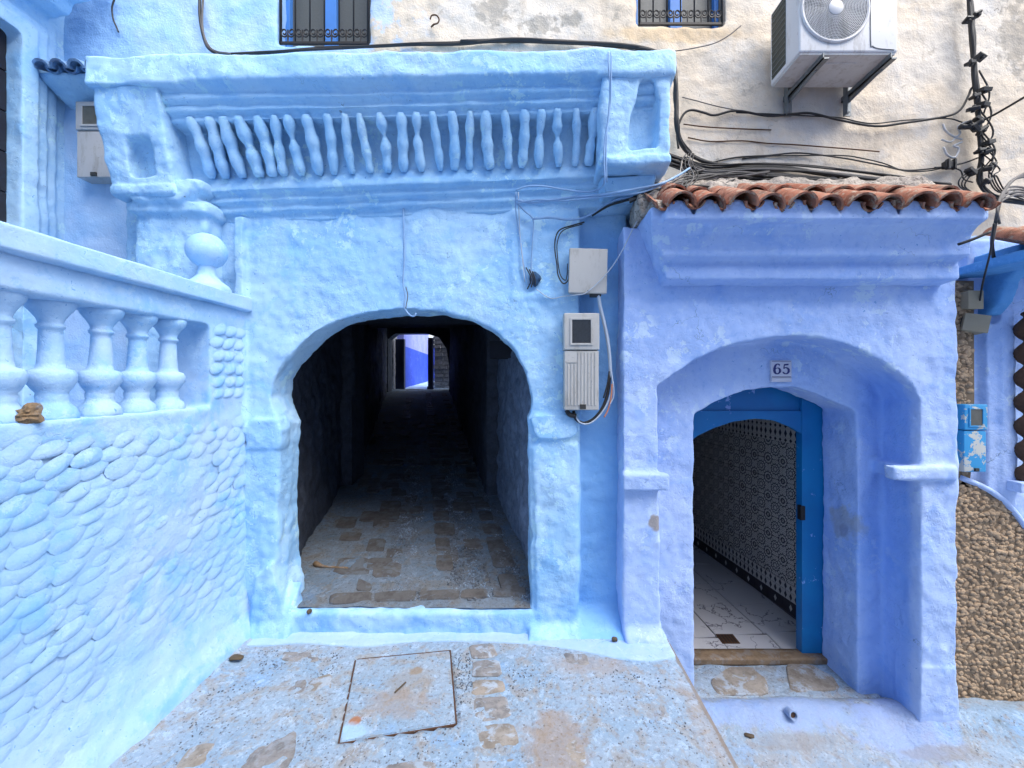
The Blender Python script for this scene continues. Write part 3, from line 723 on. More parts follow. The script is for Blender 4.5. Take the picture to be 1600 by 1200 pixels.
for x0, x1, z0, z1 in WIN:
    narrow = x1-x0 < .3
    w = empty('window', ((x0+x1)/2, 3.3, z0)); put(w, ch)
    bm = bmesh.new(); box(bm, (x0-.01, 3.36, z0-.01), (x1+.01, 3.38, z1+.01)); fixn(bm); fin(bm, 'pane', M_pane, w)
    bm = bmesh.new()
    for fx in ((x0, x0+.035), (x1-.035, x1)) + (() if narrow else (((x0+x1)/2-.05, (x0+x1)/2+.05),)): box(bm, (fx[0], 3.31, z0), (fx[1], 3.36, z1))
    box(bm, (x0, 3.313, z0), (x1, 3.357, z0+.05)); fixn(bm); fin(bm, 'frame', M_mull if not narrow else M_cream, w, bevel=.004)
    if narrow: continue
    nb = 6
    for i in range(nb+1):
        xx = x0+.02+(x1-x0-.04)*i/nb
        bm = bmesh.new(); tube(bm, [Vector((xx, 3.215, z0+.015)), Vector((xx, 3.215, z1))], .006 if 0 < i < nb else .010, 6); fin(bm, 'bar', M_iron, w, True)
    bm = bmesh.new(); box(bm, (x0+.01, 3.208, z0+.012), (x1-.01, 3.222, z0+.03)); fixn(bm); fin(bm, 'rail', M_iron, w)
    bm = bmesh.new()
    for i in range(nb*2):       # a pair of scrolls between neighbouring bars
        cx = x0+.02+(x1-x0-.04)*(i+.5)/(nb*2); s = 1 if i % 2 else -1; r0 = (x1-x0)/(nb*2)*.44
    bm.free()
    bm = bmesh.new(); r0 = (x1-x0)/(nb*2)*.46
    pts = [Vector((r0*(1-t*.72)*math.cos(t*9.5+2.6), 0, r0*(1-t*.72)*math.sin(t*9.5+2.6))) for t in [k/22 for k in range(23)]]
    pts = [Vector((-r0*.9, 0, -r0*1.9)), Vector((-r0*1.0, 0, -r0*.8))]+pts
    tube(bm, pts, .0048, 5); me = bpy.data.meshes.new('scroll'); bm.to_mesh(me); bm.free(); me.materials.append(M_iron)
    for i in range(nb*2):
        cx = x0+.02+(x1-x0-.04)*(i+.5)/(nb*2); s = 1 if i % 2 else -1
        inst('scroll', me, w, (cx, 3.213, z0+.105), (0, 0, 0), (s*1.12, 1, 1.45))

# ------------------------------------------------------------------ lilac doorway house
dh = empty('doorway_house', (2.0, 3.1, -.6), 'lilac-blue plastered doorway porch with a moulded cornice and terracotta tile eave', 'house')
D1, D2, D3 = 2.9, 3.21, 3.59
OUT = [(1034, 985), (1030, 800), (1030, 603), (1056, 583), (1087, 563), (1125, 544), (1163, 533), (1200, 528), (1243, 525), (1283, 527), (1320, 537), (1350, 549), (1382, 567), (1407, 585), (1426, 602), (1437, 625), (1438, 800), (1438, 1150)]
INN = [(1085, 1000), (1085, 800), (1084, 647), (1108, 633), (1133, 622), (1165, 611), (1200, 605), (1243, 604), (1272, 614), (1300, 626), (1322, 634), (1338, 643), (1340, 700), (1340, 1080)]
o_ = xz(OUT, D1); i_ = xz(INN, D2)
bm = bmesh.new(); zb = -.85
zt = 3.02
prism(bm, [(X(974, D1), zb), (o_[0][0], zb)]+o_[1:-1]+[(o_[-1][0], zb), (X(1491, D1), zb), (X(1497, D1), .9), (X(1497, D1), zt), (X(974, D1), zt)], D1, D2+.02)
prism(bm, [(X(985, D1), zb), (i_[0][0], zb)]+i_[1:-1]+[(i_[-1][0], zb), (3.12, zb), (3.12, 2.9), (X(985, D1), 2.9)], D2, D3)
# caps of the piers
box(bm, (X(973, 2.85), 2.845, Z(768, 2.85)), (X(1047, 2.85), 2.95, Z(740, 2.85)))
box(bm, (X(1398, 2.86), 2.865, Z(752, 2.86)), (X(1498, 2.86), 2.95, Z(730, 2.86))); box(bm, (X(1400, 3.0), 2.90, Z(752, 2.9)), (X(1438, 3), 3.2, Z(731, 2.9)))
# spreading foot of the right pier and of the recess
prism(bm, [(X(1432, 2.9), zb), (X(1437, 2.9), -.2), (X(1490, 2.9), -.2), (X(1497, 2.9), -.5), (X(1512, 2.9), zb)], 2.885, 3.1)
prism(bm, [(2.80, -.1), (3.0, -.1), (3.0, .12), (2.9, .10), (2.84, .03)], X(976, 2.88), X(1036, 2.88), 'x')
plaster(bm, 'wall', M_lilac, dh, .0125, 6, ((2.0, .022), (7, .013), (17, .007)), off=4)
# cornice
bm = bmesh.new()
prof = [(2.60, 3.03), (2.60, 2.955), (2.65, 2.925), (2.69, 2.885), (2.70, 2.82), (2.70, 2.74), (2.785, 2.722), (2.77, 2.69), (2.77, 2.60), (2.89, 2.582), (3.05, 2.585), (3.05, 3.03)]
vs = prism(bm, prof, .98, 3.03, 'x')
for v in vs:
    if v.co.x < 1.1: v.co.x = .82+.16*min(1, max(0, (2.95-v.co.z)/.3))
TX0, TP = X(1057, 2.6), .189
for k in range(11):
    cx = TX0+TP*k; pts = [(cx+.090*math.cos(a), 2.93+.125*math.sin(a)) for a in [math.pi*j/8 for j in range(9)]]
    prism(bm, pts, 2.545+random.uniform(0, .012), 2.9)
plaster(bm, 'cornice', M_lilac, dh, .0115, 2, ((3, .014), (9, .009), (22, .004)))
# terracotta tiles: channels and covers, two courses
def tile_mesh(r0, r1, L, th, up):
    bm = bmesh.new(); n = 10; rings = []
    for (r, y) in ((r0, 0), (r1, L)):
        o2 = []; i2 = []
        for k in range(n+1):
            a = math.pi*k/n if up else math.pi+math.pi*k/n
            o2.append(bm.verts.new((r*math.cos(a), y, r*math.sin(a)*.92))); i2.append(bm.verts.new(((r-th)*math.cos(a), y, (r-th)*math.sin(a)*.92)))
        rings.append((o2, i2))
    (o0, i0), (o1, i1) = rings
    for k in range(n):
        bm.faces.new((o0[k], o0[k+1], o1[k+1], o1[k])); bm.faces.new((i0[k+1], i0[k], i1[k], i1[k+1])); bm.faces.new((o0[k+1], o0[k], i0[k], i0[k+1])); bm.faces.new((o1[k], o1[k+1], i1[k+1], i1[k]))
    for k in (0, n): bm.faces.new((o0[k], i0[k], i1[k], o1[k]))
    fixn(bm); bmesh.ops.subdivide_edges(bm, edges=[e for e in bm.edges if abs(e.verts[0].co.y-e.verts[1].co.y) > .1], cuts=3)
    me = bpy.data.meshes.new('roof_tile'); bm.to_mesh(me); bm.free()
    displace(me, [(9, .008), (30, .004)], r0*100); me.materials.append(M_tile)
    me.polygons.foreach_set('use_smooth', [True]*len(me.polygons))
    try: me.set_sharp_from_angle(angle=R(50))
    except Exception: pass
    return me
covers = [tile_mesh(.096, .074, .30, .015, True) for _ in range(3)]; chans = [tile_mesh(.066, .058, .34, .016, False) for _ in range(2)]
sl_ = math.atan2(.27, .40)
for k in range(12):
    cx = TX0-TP/2+TP*k; rr = random.Random(k)
    inst('roof_tile', chans[k % 2], dh, (cx, 2.525+rr.uniform(-.01, .015), 3.03+rr.uniform(-.010, .010)), (sl_, rr.uniform(-.08, .08), rr.uniform(-.05, .05)))
for k in range(11):
    cx = TX0+TP*k; rr = random.Random(k+50)
    inst('roof_tile', covers[k % 3], dh, (cx+rr.uniform(-.01, .01), 2.515+rr.uniform(-.012, .012), 2.99+rr.uniform(-.012, .012)), (sl_, rr.uniform(-.1, .1), rr.uniform(-.06, .06)))
    inst('roof_tile', covers[(k+1) % 3], dh, (cx+rr.uniform(-.02, .02), 2.70+rr.uniform(-.02, .02), 3.125+rr.uniform(-.01, .01)), (sl_*.95, rr.uniform(-.12, .12), rr.uniform(-.12, .12)))
# mortar bed between tiles and wall
bm = bmesh.new()
prism(bm, [(2.80, 3.10), (2.90, 3.31), (3.0, 3.41), (3.22, 3.52), (3.22, 3.05)], .86, 3.02, 'x'); box(bm, (.85, 2.62, 3.02), (3.08, 3.2, 3.09))
prism(bm, [(2.74, 3.04), (2.80, 3.20), (2.9, 3.25), (3.0, 3.04)], .80, .98, 'x')
plaster(bm, 'mortar_bed', M_mort, dh, .016, 1, ((3, .06), (10, .04), (26, .018)))
# corridor shell
bm = bmesh.new()
box(bm, (1.15, D3, -.9), (1.27, 7.2, 2.6)); box(bm, (3.0, D3, -.9), (3.2, 4.3, 2.6)); box(bm, (1.15, 7.1, -.9), (3.2, 7.3, 2.6)); box(bm, (1.1, D3, 2.2), (3.3, 7.3, 2.6)); fixn(bm)
fin(bm, 'corridor_shell', M_tun, dh)
# zellij wall: plane from A to B
A = Vector((2.90, 3.70, 0)); B = Vector((2.46, 6.7, 0)); dv = (B-A).normalized(); ang = math.atan2(-dv.x, dv.y)
bm = bmesh.new(); nn = Vector((dv.y, -dv.x, 0))
prism(bm, [((A+nn*.02).x, A.y), ((B+nn*.02).x, B.y), ((B+nn*.2).x, B.y), ((A+nn*.2).x, A.y)], -.62, 2.3, 'z'); fixn(bm); fin(bm, 'corridor_wall', M_grout, dh)
def tm(name, mat):
    bm = bmesh.new(); box(bm, (0, -.5, -.5), (.05, .5, .5)); fixn(bm); me = bpy.data.meshes.new(name); bm.to_mesh(me); bm.free(); me.materials.append(mat); return me
t_ros, t_mer, t_dia = tm('wall_tile', M_ros), tm('border_tile', M_mer), tm('skirting_tile', M_dia)
S = .215
zr = [(-.60+.07, .13, t_dia), (-.60+.185, .09, t_mer), (-.60+.275, .08, t_mer)]
for zc, h, me in zr:
    for k in range(14):
        p = A+dv*(S*(k+.5)); inst('skirting_tile' if me is t_dia else 'border_tile', me, dh, (p.x, p.y, zc), (0, 0, ang), (.3, S*.975, h*.98))
z = -.60+.32+S/2
while z < 1.30:
    for k in range(14):
        p = A+dv*(S*(k+.5)); inst('wall_tile', t_ros, dh, (p.x, p.y, z), (0, 0, ang), (.3, S*.98, S*.98))
    z += S
z -= S/2
for h in (.05, .10, .05, .10, .07):
    for k in range(14):
        p = A+dv*(S*(k+.5)); inst('border_tile', t_mer, dh, (p.x, p.y, z+h/2), (0, 0, ang), (.3, S*.975, h*.96))
    z += h
bm = bmesh.new(); a_, b_ = A+nn*.001, B+nn*.001
box(bm, (0, 0, 0), (.001, .001, .001)); bm.free()
# corridor floor of veined tiles
bm = bmesh.new(); box(bm, (1.1, 3.66, -.9), (3.0, 7.2, -.612)); fixn(bm); fin(bm, 'corridor_floor', M_grout, dh)
FT = .49
bm = bmesh.new(); box(bm, (-.5, -.5, -.01), (.5, .5, 0)); fixn(bm); me_ft = bpy.data.meshes.new('floor_tile'); bm.to_mesh(me_ft); bm.free(); me_ft.materials.append(M_marb)
for i in range(-1, 5):
    for j in range(0, 8):
        u = (i+.18)*FT+1.55; v = (j-.3)*FT+3.75; x = u-(v-3.6)*.10; y = v+(u-1.6)*.10
        lo = y-FT/2; d_ = FT-.012
        if lo < 3.56: d_ -= 3.56-lo; y += (3.56-lo)/2
        if 1.15 < x < 3.0 and d_ > .05: inst('floor_tile', me_ft, dh, (x, y, -.602+.0001*i), (0, 0, .0 if lo < 3.5 else .10), (FT-.012, d_, 1))
# door frame
fr = empty('door_frame', (2.0, 3.5, -.58)); put(fr, dh)
bm = bmesh.new(); box(bm, (X(1254, 3.59), 3.595, -.585), (2.74, 3.68, 2.0)); fixn(bm); fin(bm, 'jamb', M_door, fr, bevel=.006)
bm = bmesh.new(); box(bm, (1.32, 3.595, -.585), (1.42, 3.68, 2.0)); fixn(bm); fin(bm, 'jamb', M_door, fr, bevel=.006)
hd = xz([(1066, 700), (1090, 681), (1115, 669), (1145, 659), (1180, 654), (1210, 657), (1235, 667), (1256, 680), (1290, 690), (1290, 642), (1066, 642)], 3.605)
bm = bmesh.new(); prism(bm, hd, 3.605, 3.65); fixn(bm); fin(bm, 'head_board', M_door, fr)
bm = bmesh.new(); box(bm, (1.36, 3.63, Z(645, 3.63)), (2.6, 3.665, 2.0)); fixn(bm); fin(bm, 'transom_panel', M_door, fr)
bm = bmesh.new(); box(bm, (X(1249, 3.6), 3.58, Z(812, 3.6)), (X(1256, 3.6), 3.63, Z(790, 3.6))); fixn(bm); fin(bm, 'strike_plate', M_iron, fr, bevel=.003)
bm = bmesh.new(); box(bm, (1.36, 3.52, -.63), (2.74, 3.66, -.578)); fixn(bm)
bmesh.ops.subdivide_edges(bm, edges=bm.edges[:], cuts=3, use_grid_fill=True)
me = bpy.data.meshes.new('threshold'); bm.to_mesh(me); bm.free(); displace(me, [(8, .008), (30, .004)]); link('threshold', me, M_wood, dh)
# step in front of the door
bm = bmesh.new(); box(bm, (1.34, 3.17, -.9), (2.70, 3.62, -.635)); prism(bm, [(3.02, -.9), (3.3, -.9), (3.3, -.64), (3.17, -.645), (3.11, -.70)], 1.3, 2.85, 'x')
plaster(bm, 'step', M_low, dh, .016, 2, ((4, .02), (12, .012)))
for q in ([(1135, 1042), (1172, 1040), (1196, 1060), (1198, 1082), (1120, 1084), (1108, 1062)], [(1225, 1036), (1262, 1036), (1300, 1056), (1310, 1075), (1232, 1080)]):
    slab(dh, [G(a, b, -.632)-Vector((0, .02, 0)) for a, b in q], M_slab2, h=.012, name='stone')
# small things on and in the doorway
dr = empty('floor_drain', tuple(G(1137, 997, -.60)), 'small square rusty drain grate in the white tiled floor behind the blue door frame', 'drain')
c = G(1137, 998, -.598)
bm = bmesh.new(); box(bm, (c.x-.085, c.y-.07, -.601), (c.x+.085, c.y+.07, -.596)); fixn(bm); fin(bm, 'plate', M_rust, dr, bevel=.001)
for k in range(5):
    bm = bmesh.new(); box(bm, (c.x-.07+k*.03, c.y-.055, -.5965), (c.x-.058+k*.03, c.y+.055, -.5935)); fixn(bm); fin(bm, 'slat', M_iron, dr)

# ------------------------------------------------------------------ terrace wall with balustrade (left)
tw = empty('terrace_wall', (-2.2, 1.8, 0), 'pale blue terrace wall at the left with plaster-covered stones below an open balustrade', 'wall')
WX = -2.11
bm = bmesh.new()
box(bm, (-2.36, -.6, -.1), (WX, 3.02, 1.715)); box(bm, (-2.36, 2.655, 1.6), (WX, 3.02, 2.42)); box(bm, (-2.36, -.6, 1.6), (WX, .72, 2.42))
prism(bm, [(-2.34, 2.26), (WX-.005, 2.26), (WX-.005, 2.42), (-2.34, 2.42)], .70, 2.67)
prism(bm, [(-2.2, -.1), (-1.985, -.1), (-2.02, .05), (-2.075, .18), (-2.115, .4), (-2.2, .4)], -.6, 3.02)
plaster(bm, 'wall', M_terr, tw, .0135, 3, ((1.5, .020), (6, .010), (14, .006)), off=2)
bm = bmesh.new(); box(bm, (-2.40, -.6, 2.405), (-2.065, 3.0, 2.515))
plaster(bm, 'coping', M_terr, tw, .0135, 2, ((1.5, .012), (7, .006)), off=2)
bprof = [(.085, 0), (.088, .02), (.078, .055), (.058, .075), (.052, .095), (.056, .115), (.052, .13), (.066, .15), (.082, .185), (.083, .215), (.074, .235), (.050, .245), (.047, .27),
         (.043, .33), (.039, .40), (.038, .425), (.047, .432), (.049, .445), (.040, .455), (.046, .475), (.060, .50), (.078, .525), (.085, .545), (.085, .575)]
bm = bmesh.new(); lathe(bm, bprof, 24); fixn(bm); me = bpy.data.meshes.new('baluster'); bm.to_mesh(me); bm.free()
displace(me, [(9, .004), (30, .002)]); me.materials.append(M_terr); me.polygons.foreach_set('use_smooth', [True]*len(me.polygons))
for k in range(9):
    inst('baluster', me, tw, (-2.215+random.uniform(-.006, .006), 2.45-k*.197, 1.700), (random.uniform(-.015, .015), random.uniform(-.015, .015), k*1.1))
fprof = [(.11, 0), (.115, .03), (.105, .05), (.06, .075), (.04, .10), (.035, .13), (.042, .15)]
fp = empty('finial', (-2.22, 2.76, 2.50)); put(fp, tw)
bm = bmesh.new(); lathe(bm, [(.135, -.02), (.14, .03), (.125, .055), (.085, .085), (.055, .12), (.052, .15), (.050, .18), (.055, .20)], 24, Matrix.Translation((-2.22, 2.76, 2.50))); fixn(bm); fin(bm, 'collar', M_terr, fp, True)
bm = bmesh.new(); bmesh.ops.create_uvsphere(bm, u_segments=28, v_segments=18, radius=.120, matrix=Matrix.Translation((-2.22, 2.76, 2.79))); me = bpy.data.meshes.new('ball'); bm.to_mesh(me); bm.free(); displace(me, [(8, .004)]); link('ball', me, M_terr, fp)
# plaster-covered stones: shallow lens-shaped lumps, thicker along their lower rim
def lump():
    bm = bmesh.new(); R_, N = 5, 14; rr = random.Random(random.random()); ph = rr.random()*6; rings = [[bm.verts.new((.55, 0, -.12))]]
    for i in range(1, R_+1):
        t = i/R_; ring = []
        for k in range(N):
            a = 2*math.pi*k/N; rad = t*(1+.08*math.sin(2*a+ph)+.05*math.sin(3*a+ph*2))
            y = rad*math.cos(a); z = rad*math.sin(a)*.62
            h = .80*(1-t*t)**1.2*(1-.5*z/.62) - (.30*t**2.5)
            ring.append(bm.verts.new((h*.62, y, z-.1*h)))
        rings.append(ring)
    for k in range(N): bm.faces.new((rings[0][0], rings[1][k], rings[1][(k+1) % N]))
    for A_, B_ in zip(rings[1:], rings[2:]):
        for k in range(N): bm.faces.new((A_[k], B_[k], B_[(k+1) % N], A_[(k+1) % N]))
    me = bpy.data.meshes.new('stone'); bm.to_mesh(me); bm.free(); me.materials.append(M_terr)
    me.polygons.foreach_set('use_smooth', [True]*len(me.polygons)); return me
lumps = [lump() for _ in range(8)]
nst = 0; row = 0; z = .16
while z < 1.64:
    y = 2.93 - (row % 2)*.06
    while y > 1.42 and nst < 292:
        f = min(1, z/.35)
        s = random.uniform(.070, .090)
        if random.random() > .03:
            inst('stone', random.choice(lumps), tw, (WX+.001+.20*max(0, (.32-z))+random.uniform(-.004, .003), y+random.uniform(-.012, .012), z+random.uniform(-.012, .012)),
                 (R(random.uniform(8, 32)), 0, 0), (random.uniform(.008, .014)*(.35+.65*f), s, s*random.uniform(.78, .98)))
            nst += 1
        y -= s*1.50
    z += .071; row += 1
for z in (1.80, 1.88, 1.97, 2.06, 2.15, 2.24):
    for y in (2.93, 2.83, 2.73):
        inst('stone', random.choice(lumps), tw, (WX-.001, y+random.uniform(-.02, .02), z), (R(20), 0, 0), (.020, .07, .062))
# bare lump of stone showing by the baluster feet
bs = empty('bare_stone', (-2.12, 1.66, 1.70), 'small bare brown stone chunk bedded at the foot of the leftmost balusters', 'stone')
bm = bmesh.new(); bmesh.ops.create_icosphere(bm, subdivisions=3, radius=1); bmesh.ops.transform(bm, matrix=Matrix.Translation((-2.125, 1.69, 1.74)) @ Matrix.Diagonal((.028, .036, .036, 1)), verts=bm.verts)
me = bpy.data.meshes.new('chunk'); bm.to_mesh(me); bm.free(); displace(me, [(22, .05), (60, .03)]); link('chunk', me, M_bare, bs, False)

# ------------------------------------------------------------------ terrace floor, side house and awning
bm = bmesh.new(); box(bm, (-3.9, -.6, -.4), (-2.34, 3.25, 1.50)); fixn(bm); tag(fin(bm, 'terrace_floor', M_curb), kind='structure')
th = empty('terrace_house', (-3.8, 2.4, 1.5), 'blue house side wall at far left with nested door surround and moulded cornice', 'house')
SX = -3.72
bm = bmesh.new()
Dd = 2.86; ztop_ = 4.40
box(bm, (SX-.3, 2.86, 1.4), (SX, 3.3, 6.5)); box(bm, (SX-.3, 1.2, ztop_), (SX, 3.3, 6.5)); box(bm, (SX-.3, -1, 1.4), (SX, 1.7, 6.5))
for i, (w, t) in enumerate(((.26, .03), (.18, .06), (.10, .09))):       # nested frames round the door
    box(bm, (SX-.05, 2.86, 1.4), (SX+t, 2.86+w, ztop_+w)); box(bm, (SX-.05, 1.7-w, ztop_), (SX+t, 2.86+w, ztop_+w))
prism(bm, [(SX-.1, 5.3), (SX+.50, 5.3), (SX+.50, 4.98), (SX+.40, 4.94), (SX+.36, 4.82), (SX+.24, 4.78), (SX+.20, 4.70), (SX-.1, 4.66)], 1.0, 3.06)
plaster(bm, 'wall', M_par, th, .016, 3, ((2, .02), (7, .012), (20, .005)), off=6)
td = empty('door', (SX, 2.3, 1.5)); put(td, th)
bm = bmesh.new(); box(bm, (SX-.08, 1.7, 1.45), (SX-.04, 2.88, ztop_)); fixn(bm); fin(bm, 'leaf', M_dark, td)
bm = bmesh.new(); box(bm, (0, -.5, -.5), (.02, .5, .5)); fixn(bm); me = bpy.data.meshes.new('panel'); bm.to_mesh(me); bm.free(); me.materials.append(M_tdark)
for j in range(10):
    for i in range(4): inst('panel', me, td, (SX-.045, 1.85+.29*i, 1.65+.29*j), (0, 0, 0), (1, .28, .28))
aw = empty('tile_awning', (-3.45, 3.1, 4.2), 'little blue-painted tiled ledge above the half-hidden meter box at upper left', 'awning')
bm = bmesh.new(); prism(bm, [(2.99, 4.165), (3.22, 4.05), (3.22, 4.26), (2.97, 4.20)], -3.66, -2.98, 'x'); plaster(bm, 'slab', M_par, aw, .014, 2, ((6, .012), (18, .005)))
cov = tile_mesh(.062, .055, .30, .014, True); cov2 = cov.copy(); cov2.materials.clear(); cov2.materials.append(M_bluetile)
ch2 = tile_mesh(.055, .05, .30, .012, False); ch2.materials.clear(); ch2.materials.append(M_bluetile)
for k in range(5): inst('roof_tile', cov2, aw, (-3.58+.13*k, 2.93, 4.20), (.42, 0, 0))
for k in range(4): inst('roof_tile', ch2, aw, (-3.515+.13*k, 2.94, 4.225), (.42, 0, 0))

# ------------------------------------------------------------------ stone-clad neighbour at the right
nb = empty('stone_clad_house', (3.7, 3.2, -.6), 'lilac house at the right edge with rough brown stone cladding', 'house')
bm = bmesh.new(); box(bm, (3.0, 3.17, -.8), (7.0, 3.45, 3.05))
box(bm, (X(1546, 3.1), 3.12, 1.0), (X(1562, 3.1), 3.3, 2.35)); box(bm, (X(1566, 3.1), 3.10, .9), (X(1590, 3.1), 3.3, 2.45)); box(bm, (X(1518, 3.1), 3.13, 2.5), (X(1700, 3.1), 3.3, 3.0))
cur = [(1478, 745), (1505, 752), (1530, 760), (1556, 775), (1580, 797), (1605, 830)]
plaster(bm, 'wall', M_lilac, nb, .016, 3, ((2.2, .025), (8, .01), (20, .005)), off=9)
def inclad(px, py):
    if py > 1118: return False
    if px < 1517 and 442 < py < 690+6*math.sin(px): return True
    ycur = np.interp(px, [c[0] for c in cur]+[1800], [c[1] for c in cur]+[1100])
    return py > ycur or (px < 1512 and py > 690)
bm = bmesh.new()
poly = xz([(1470, 1125), (1470, 748)]+cur[1:]+[(1660, 900), (1700, 1000), (1715, 1125)], 3.13); prism(bm, poly, 3.105, 3.19)
prism(bm, xz([(1470, 770), (1470, 440), (1516, 440), (1517, 685), (1508, 770)], 3.13), 3.105, 3.19); fixn(bm); fin(bm, 'mortar', M_cladm, nb)
base = bmesh.new(); bmesh.ops.create_icosphere(base, subdivisions=2, radius=1); bv = np.array([v.co[:] for v in base.verts]); bf = [[v.index for v in f.verts] for f in base.faces]; base.free()
vs = []; fs = []; biglist = []
def clad_rock(cx, cz, s, y=3.098):
    v = bv.copy(); v = v+.55*np.array([perlin(v*1.6+random.random()*90) for _ in range(1)]).T*v
    v = np.sign(v)*np.abs(v)**.85
    v = v*np.array([s*random.uniform(.9, 1.35), s*random.uniform(.4, .75), s*random.uniform(.6, .95)])
    a = random.uniform(-.9, .9); c, s_ = math.cos(a), math.sin(a); x = v[:, 0]*c-v[:, 2]*s_; zz = v[:, 0]*s_+v[:, 2]*c
    return np.stack([x+cx, v[:, 1]+y, zz+cz], 1)
st = .031; zz = Z(1122, 3.1); r = 0
while zz < 2.68:
    xx = X(1474, 3.1)+(r % 2)*.02
    while xx < X(1715, 3.1):
        px = CX+xx*F/3.1; py = CY-(zz-EYE)*F/3.1
        if inclad(px, py):
            if px < 1605:
                v = clad_rock(xx+random.uniform(-.012, .012), zz+random.uniform(-.012, .012), random.uniform(.014, .024), 3.110+random.uniform(-.008, .008))
                vs.append(v); fs += [[i+(len(vs)-1)*len(bv) for i in f] for f in bf]
            else:
                v = clad_rock(xx, zz, .026, 3.112); vs.append(v); fs += [[i+(len(vs)-1)*len(bv) for i in f] for f in bf]
        xx += st*random.uniform(.9, 1.1)
    zz += st*.76; r += 1
me = bpy.data.meshes.new('cladding_stones'); me.from_pydata(np.concatenate(vs).tolist(), [], fs); me.update()
o = link('cladding_stones', me, M_clad, nb); o['kind'] = 'stuff'
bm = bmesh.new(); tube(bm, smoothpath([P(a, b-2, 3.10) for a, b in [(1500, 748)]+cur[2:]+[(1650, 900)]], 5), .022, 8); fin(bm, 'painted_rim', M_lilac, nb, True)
# brown twisted pilaster at the picture's edge and turquoise bracket
tc = empty('twisted_column', (3.9, 3.05, .9), 'knobbly brown twisted column at the right edge of the lilac wall', 'column')
bm = bmesh.new(); pts = []; rs = []
for k in range(90):
    t = k/89; z = Z(755, 3.05)+(Z(488, 3.05)-Z(755, 3.05))*t; pts.append(Vector((X(1606, 3.05)+.016*math.cos(t*44), 3.06+.016*math.sin(t*44), z))); rs.append(.042+.012*math.sin(t*44))
tube(bm, pts, rs, 12); fixn(bm); fin(bm, 'shaft', M_rust, tc, True)
bm = bmesh.new(); box(bm, (X(1596, 3), 3.0, Z(768, 3.05)), (X(1625, 3), 3.17, Z(752, 3.05))); fixn(bm); fin(bm, 'base', M_lilac, tc, bevel=.008)
br = empty('corbel_bracket', (3.8, 3.1, 2.4), 'turquoise-blue corbel under the eave at the upper right edge', 'bracket')
M_turqp = limewash('turquoise_limewash', pale=(.14, .38, .72), mid=(.10, .32, .68), deep=(.07, .26, .62), crack=0)
bm = bmesh.new(); prism(bm, [(3.2, Z(392, 3)), (2.86, Z(392, 3)), (2.84, Z(412, 3)), (2.9, Z(425, 3)), (2.98, Z(440, 3)), (3.02, Z(470, 3)), (3.10, Z(492, 3.1)), (3.2, Z(492, 3.1))], X(1566, 3), X(1590, 3), 'x')
box(bm, (X(1552, 3), 2.84, Z(424, 3)), (X(1680, 3), 3.2, Z(392, 3)))
plaster(bm, 'corbel', M_turqp, br, .014, 2, ((8, .01),))
ev = empty('small_eave', (3.8, 2.9, 2.9), 'short terracotta tile eave at the right edge above the turquoise corbel', 'eave')
for k in range(3):
    inst('roof_tile', covers[k], ev, (3.42+.2*k, 2.62, 2.80), (.5, 0, .05), (.95, 1.1, .9))
    inst('roof_tile', chans[k % 2], ev, (3.52+.2*k, 2.63, 2.82), (.5, 0, .05))
bm = bmesh.new(); box(bm, (3.34, 2.64, 2.70), (4.4, 3.2, 2.77)); plaster(bm, 'slab', M_turqp, ev, .016, 2, ((8, .01),))

# ------------------------------------------------------------------ boxes on the walls
def bxp(px0, px1, py0, py1, Df): return (X(px0, Df), X(px1, Df), Z(py1, Df), Z(py0, Df))
def meter(root, b, yf, yb, mat, glass, ribs=True, groove=True, latch=True):
    x0, x1, z0, z1 = b; w = x1-x0; h = z1-z0; zs = z0+h*.615
    bm = bmesh.new(); box(bm, (x0, yf+.008, z0), (x1, yb, zs-.002)); fixn(bm); fin(bm, 'lower_cover', mat, root, 'auto', bevel=.007, seg=3)
    bm = bmesh.new(); box(bm, (x0-.004, yf, zs+.004), (x1+.004, yb, z1)); fixn(bm); fin(bm, 'upper_cover', mat, root, 'auto', bevel=.009, seg=3)
    wx0, wx1, wz0, wz1 = x0+w*.22, x1-w*.24, zs+h*.075, z1-h*.07
    wi = empty('meter_window', ((wx0+wx1)/2, yf, (wz0+wz1)/2)); put(wi, root)
    bm = bmesh.new(); t = w*.06
    for q in (((wx0-t, wz0-t), (wx1+t, wz0)), ((wx0-t, wz1), (wx1+t, wz1+t)), ((wx0-t, wz0), (wx0, wz1)), ((wx1, wz0), (wx1+t, wz1))): box(bm, (q[0][0], yf-.007, q[0][1]), (q[1][0], yf+.01, q[1][1]))
    fixn(bm); fin(bm, 'frame', mat, wi, bevel=.002)
    bm = bmesh.new(); box(bm, (wx0, yf-.002, wz0), (wx1, yf+.01, wz1)); fixn(bm); fin(bm, 'pane', glass, wi)
    if ribs:
        for k in range(9):
            xx = x0+w*(.09+.098*k); top = zs-h*.02 if k > 2 else zs-h*.14
            bm = bmesh.new(); box(bm, (xx, yf+.003, z0+h*.05), (xx+w*.045, yf+.02, top)); fixn(bm); fin(bm, 'rib', mat, root, bevel=.0015, seg=1)
        bm = bmesh.new(); box(bm, (x0+w*.07, yf+.003, zs-h*.125), (x0+w*.36, yf+.02, zs-h*.112)); fixn(bm); fin(bm, 'rib', mat, root)
    if latch:
        lx = x0+w*.45; bm = bmesh.new(); box(bm, (lx, yf-.004, z0+h*.012), (lx+w*.17, yf+.012, z0+h*.06)); fixn(bm); fin(bm, 'latch', M_latch, root, bevel=.001)
m1 = empty('meter_box', tuple(P(909, 642, 2.93)), 'tall ivory electricity meter box with ribbed cover between the arch and the lilac doorway', 'meter box')
meter(m1, bxp(882, 936, 489, 641, 2.87), 2.87, 2.99, M_plast, M_plastd)
